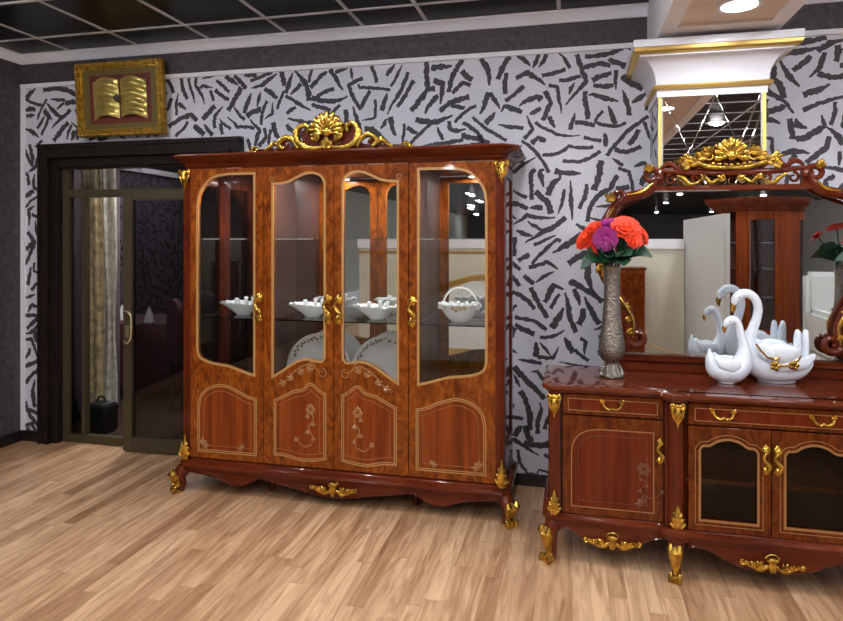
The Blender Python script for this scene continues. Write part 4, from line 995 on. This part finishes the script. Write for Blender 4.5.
for xx, yy2, hh in ((1.090, -.022, 1.150), (1.130, -.012, 1.150), (1.112, .026, 1.135)):
    b = B(); sweep(b, [(xx - .02 - ox, yy2, .965 - oz, .024, .024), (xx - ox, yy2, 1.03 - oz, .022, .019), (xx + .003 - ox, yy2, hh - .045 - oz, .021, .017), (xx + .004 - ox, yy2, hh - .012 - oz, .016, .013), (xx + .004 - ox, yy2, hh - oz, .005, .004)], 4, 12)
    obj('tail_feather', b, 'porc', bs, ang=80)

# ------------------------------------------------------------------ framed picture of an open book, above the doorway
pc = thing('framed_picture', 'small gilt-framed relief of an open golden book hung above the doorway', 'picture', (-3.29, -.06, 2.375))
pc.rotation_euler = (math.radians(4), 0, 0)
PW, PH = .372, .275
zc_ = PH
def rect(w, h, dz=0): return [(-w, zc_ - h + dz), (w, zc_ - h + dz), (w, zc_ + h + dz), (-w, zc_ + h + dz)]
b = B(); b.plate([rect(PW, PH), rect(PW - .055, PH - .055)], -.012, .045, .006); b.plate([rect(PW - .008, PH - .008), rect(PW - .040, PH - .040)], -.024, .02, .006)
for i in range(34):
    for sgn in (-1, 1):
        x = -PW + .02 + (2 * PW - .04) * i / 33; b.ell((x, -.026, zc_ + sgn * (PH - .012)), (.010, .008, .008), 6)
for i in range(24):
    for sgn in (-1, 1):
        z = zc_ - PH + .02 + (2 * PH - .04) * i / 23; b.ell((sgn * (PW - .012), -.026, z), (.008, .008, .010), 6)
obj('frame', b, 'goldold', pc)
obj('mount', B().plate([rect(PW - .05, PH - .05), rect(PW - .105, PH - .095)], .000, .008), 'mat_olive', pc)
obj('ground', B().plate([rect(PW - .10, PH - .09)], .006, .006), 'redart', pc)
for s in (-1, 1):
    def f(u, v, s=s):
        x = s * (.008 + .222 * u); h = .030 * math.sin(PI * min(1, u * 1.15)) ** .7 + .004
        rip = .018 * math.sin(v * 4 * 2 * PI) * math.sin(PI * u)
        return (x, .002 - h * .9 - rip * .6, zc_ - .145 + .285 * v + .028 * math.sin(PI * u) - .012 * u)
    b = B().grid(f, 14, 40); pg = obj('book_page', b, 'pagegold', pc, ang=80)
b = B()
for k in range(8):
    a = k * PI / 4; b.ell((.018 * math.cos(a), -.034, zc_ - .0 + .018 * math.sin(a)), (.013, .008, .013), 8)
b.ell((0, -.036, zc_), (.02, .010, .02), 10)
obj('medallion', b, 'medallion', pc)

# ------------------------------------------------------------------ beyond the doorway
def cloth_strip(name, label, x0, x1, y, z0, z1, m, folds, amp, group=None, pinch=None):
    def f(u, v):
        w_ = 1.0
        if pinch: w_ = 1 - pinch * math.exp(-((v - .35) / .16) ** 2)
        xc = (x0 + x1) / 2; a = amp * (math.sin(u * folds * 2 * PI) + .3 * math.sin(u * folds * 4.7 * PI + 1))
        return (xc + (u - .5) * (x1 - x0) * w_, y + a * w_ + .02 * math.sin(v * 5), z0 + (z1 - z0) * v)
    b = B().grid(f, 48, 30); o = obj(name, b, m, None, ang=80)
    md = o.modifiers.new('s', 'SOLIDIFY'); md.thickness = .004
    return tag(o, label, 'curtain', group)
cloth_strip('curtain', 'gold brocade curtain hanging behind the glass at the left of the doorway', -4.07, -3.86, .42, .01, 2.45, 'curtain', 2.5, .022)
cloth_strip('curtain', 'pale brocade curtain hanging just right of the gold curtain behind the glass', -4.00, -3.83, .56, .01, 2.45, 'curtain2', 2, .020, pinch=.5)
t = thing('black_bin', 'black plastic bin on the floor behind the glass at the foot of the curtain', 'bin', (-3.80, .33, 0))
b = B().slab([(-.085, -.07), (.085, -.07), (.085, .07), (-.085, .07)], [(0, 0), (.012, .02), (.016, .20), (.01, .235), (-.01, .25)]); obj('body', b, 'bag', t, bevel=.01)
obj('handle', B().tube([(.04 * math.cos(math.radians(a)), 0, .245 + .05 * math.sin(math.radians(a))) for a in range(0, 181, 20)], .008, 6), 'bag', t)
t = thing('dining_table', 'table under a dark red cloth in the dim room beyond the glass door', 'table', (-4.25, 1.75, 0))
def tc(u, v):
    a = 2 * PI * u; r = .55 + (.0 if v > .99 else .05 + .03 * math.sin(a * 9) * (1 - v)); return (r * math.cos(a) * 1.25, r * math.sin(a) * .8, .10 + .65 * v)
obj('tablecloth', B().grid(tc, 72, 8), 'cloth', t); obj('tabletop', B().lathe([(.55, .735), (.56, .75), (.001, .755)], seg=40, sx=1.25, sy=.8), 'cloth', t)
obj('pedestal', B().lathe([(.3, 0), (.28, .03), (.06, .08), (.05, .73)], seg=16), 'black', t)
for k, (x, y) in enumerate(((-4.58, 1.55), (-4.18, 1.45), (-3.85, 1.75))):
    o = obj('folded_napkin', B().lathe([(.055, 0), (.045, .05), (.02, .12), (.002, .16)], (0, 0, 0), 10), 'napkin'); o.location = (x, y, .7555)
    tag(o, ('left', 'middle', 'right')[k] + ' white cone-folded napkin on the dark red table beyond the glass door', 'napkin')
def chair(loc, rz, label):
    t = thing('dining_chair', label, 'chair', loc, rz)
    obj('seat', B().box(-.22, .22, -.22, .22, .43, .49), 'cloth', t, bevel=.02)
    b = B(); b.plate([[p[:2] for p in spl([(-.21, .5, 0), (-.23, .8, 0), (-.20, 1.0, 0), (0, 1.06, 0), (.20, 1.0, 0), (.23, .8, 0), (.21, .5, 0)], 4)]], .19, .05, .01); obj('backrest', b, 'cloth', t)
    for x in (-.19, .19):
        for y in (-.19, .19): obj('leg', B().tube([(x, y, .44), (x * 1.05, y * 1.05, 0)], [.022, .014], 8), 'black', t)
chair((-3.35, 1.05, 0), 2.4, 'dark upholstered dining chair nearest the glass door in the dim room')
chair((-4.55, 2.75, 0), 0, 'dark upholstered dining chair behind the red table in the dim room')
for x, y in ((-3.45, .75), (-3.45, .45), (-5.0, 1.6), (-4.6, 3.2), (-3.2, 4.4), (-5.8, 4.6)):  # unseen lamps added to brighten the curtain and the next room
    dup([o for o in C.objects if o.name == 'ceiling_light'][0], (x, y, 2.85), 'small unseen downlight added to brighten the dim room beyond the glass door', 'added downlights beyond the glass door')

# ------------------------------------------------------------------ behind the camera, seen in the mirrors
vc = thing('corner_vitrine', 'bow-fronted mahogany corner vitrine with glass doors, seen in the carved mirror', 'cabinet', (2.50, -5.95, 0), math.radians(150))
def arc(r, d=0): return [(r * math.cos(math.radians(a)), r * .72 * math.sin(math.radians(a))) for a in range(180, 361, 12)]
fp = arc(.50) + [(.50, .35), (-.50, .35)]
obj('plinth', B().slab(fp, [(.03, 0), (.03, .10), (.05, .12), (.05, .30), (.03, .33), (0, .35)]), 'redh', vc)
obj('cornice', B().slab(fp, [(0, 1.95), (.02, 1.97), (.03, 2.0), (.08, 2.05), (.10, 2.10), (.10, 2.13), (0, 2.14)]), 'redh', vc)
obj('back_panel', B().box(-.49, .49, .30, .35, .34, 1.96), 'red', vc)
for a0, a1 in ((180, 208), (246, 294), (332, 360)):
    q = [(.50 * math.cos(math.radians(a)), .36 * math.sin(math.radians(a))) for a in [a0 + (a1 - a0) * i / 6 for i in range(7)]]
    q2 = [(x * .94, y * .94) for x, y in q[::-1]]
    obj('stile', B().rings([[(x, y, z) for x, y in q + q2] for z in (.34, 1.96)]), 'panel', vc)
for a0, a1 in ((208, 246), (294, 332)):
    q = [(.49 * math.cos(math.radians(a)), .353 * math.sin(math.radians(a))) for a in [a0 + (a1 - a0) * i / 6 for i in range(7)]]
    q2 = [(x * .985, y * .985) for x, y in q[::-1]]
    d = obj('glass_door', B().rings([[(x, y, z) for x, y in q + q2] for z in (.45, 1.85)]), 'glass', vc)
    q3 = [(x * 1.02, y * 1.02) for x, y in q]; q4 = [(x * .97, y * .97) for x, y in q[::-1]]
    b = B(); [b.rings([[(x, y, z) for x, y in q3 + q4] for z in zz]) for zz in ((.34, .45), (1.85, 1.96))]; obj('door_rail', b, 'panel', d)
for z in (.8, 1.2, 1.55): obj('shelf', B().slab([(x * .92, y * .92) for x, y in fp[:-2]] + [(.46, .29), (-.46, .29)], [(0, z), (0, z + .008)]), 'shelf', vc)
t = thing('side_cabinet', 'low reddish-brown wooden cabinet by the pale partition, seen at the left of the carved mirror', 'cabinet', (.76, -5.50, 0))
obj('body', B().box(-.15, .15, -.18, .18, .06, 1.20), 'panel', t, bevel=.006); obj('top', B().box(-.17, .17, -.19, .20, 1.20, 1.235), 'redh', t, bevel=.008)
obj('door', B().box(-.13, .13, .18, .195, .10, 1.15), 'burl2', t, bevel=.004); obj('plinth', B().box(-.14, .14, -.17, .17, 0, .06), 'redh', t)
t = thing('white_sofa', 'white leather high-backed sofa seen at the right of the carved mirror', 'sofa', (3.42, -4.62, 0), math.radians(180))
obj('base', B().box(-.8, .8, -.4, .4, .05, .32), 'sofa', t, bevel=.03); obj('backrest', B().box(-.8, .8, .22, .42, .3, 1.22), 'sofa', t, bevel=.05)
for s in (-1, 1): obj('armrest', B().box(*sorted((s * .8, s * .62)), -.4, .3, .3, .80), 'sofa', t, bevel=.05)
for s in (-1, 1): obj('seat_cushion', B().box(*sorted((s * .01, s * .61)), -.42, .22, .32, .47), 'sofa', t, bevel=.04)
for x in (-.7, .7):
    for y in (-.32, .32): obj('leg', B().tube([(x, y, .06), (x, y, 0)], .025, 8), 'black', t)
t = thing('gilt_headboard', 'white headboard in a gilt frame before the pale partition, seen in the cabinet mirror', 'headboard', (-1.2, -4.80, 0))
b = B(); o1 = [(-.8, .0), (.8, .0)] + [p[:2] for p in spl([(.8, .9, 0), (.5, 1.0, 0), (0, 1.12, 0), (-.5, 1.0, 0), (-.8, .9, 0)], 5)]
b.plate([o1, offs(o1, -.09)], 0, .06, .01); obj('frame', b, 'goldtrim', t); obj('upholstery', B().plate([offs(o1, -.08)], .0, .05), 'sofa', t)
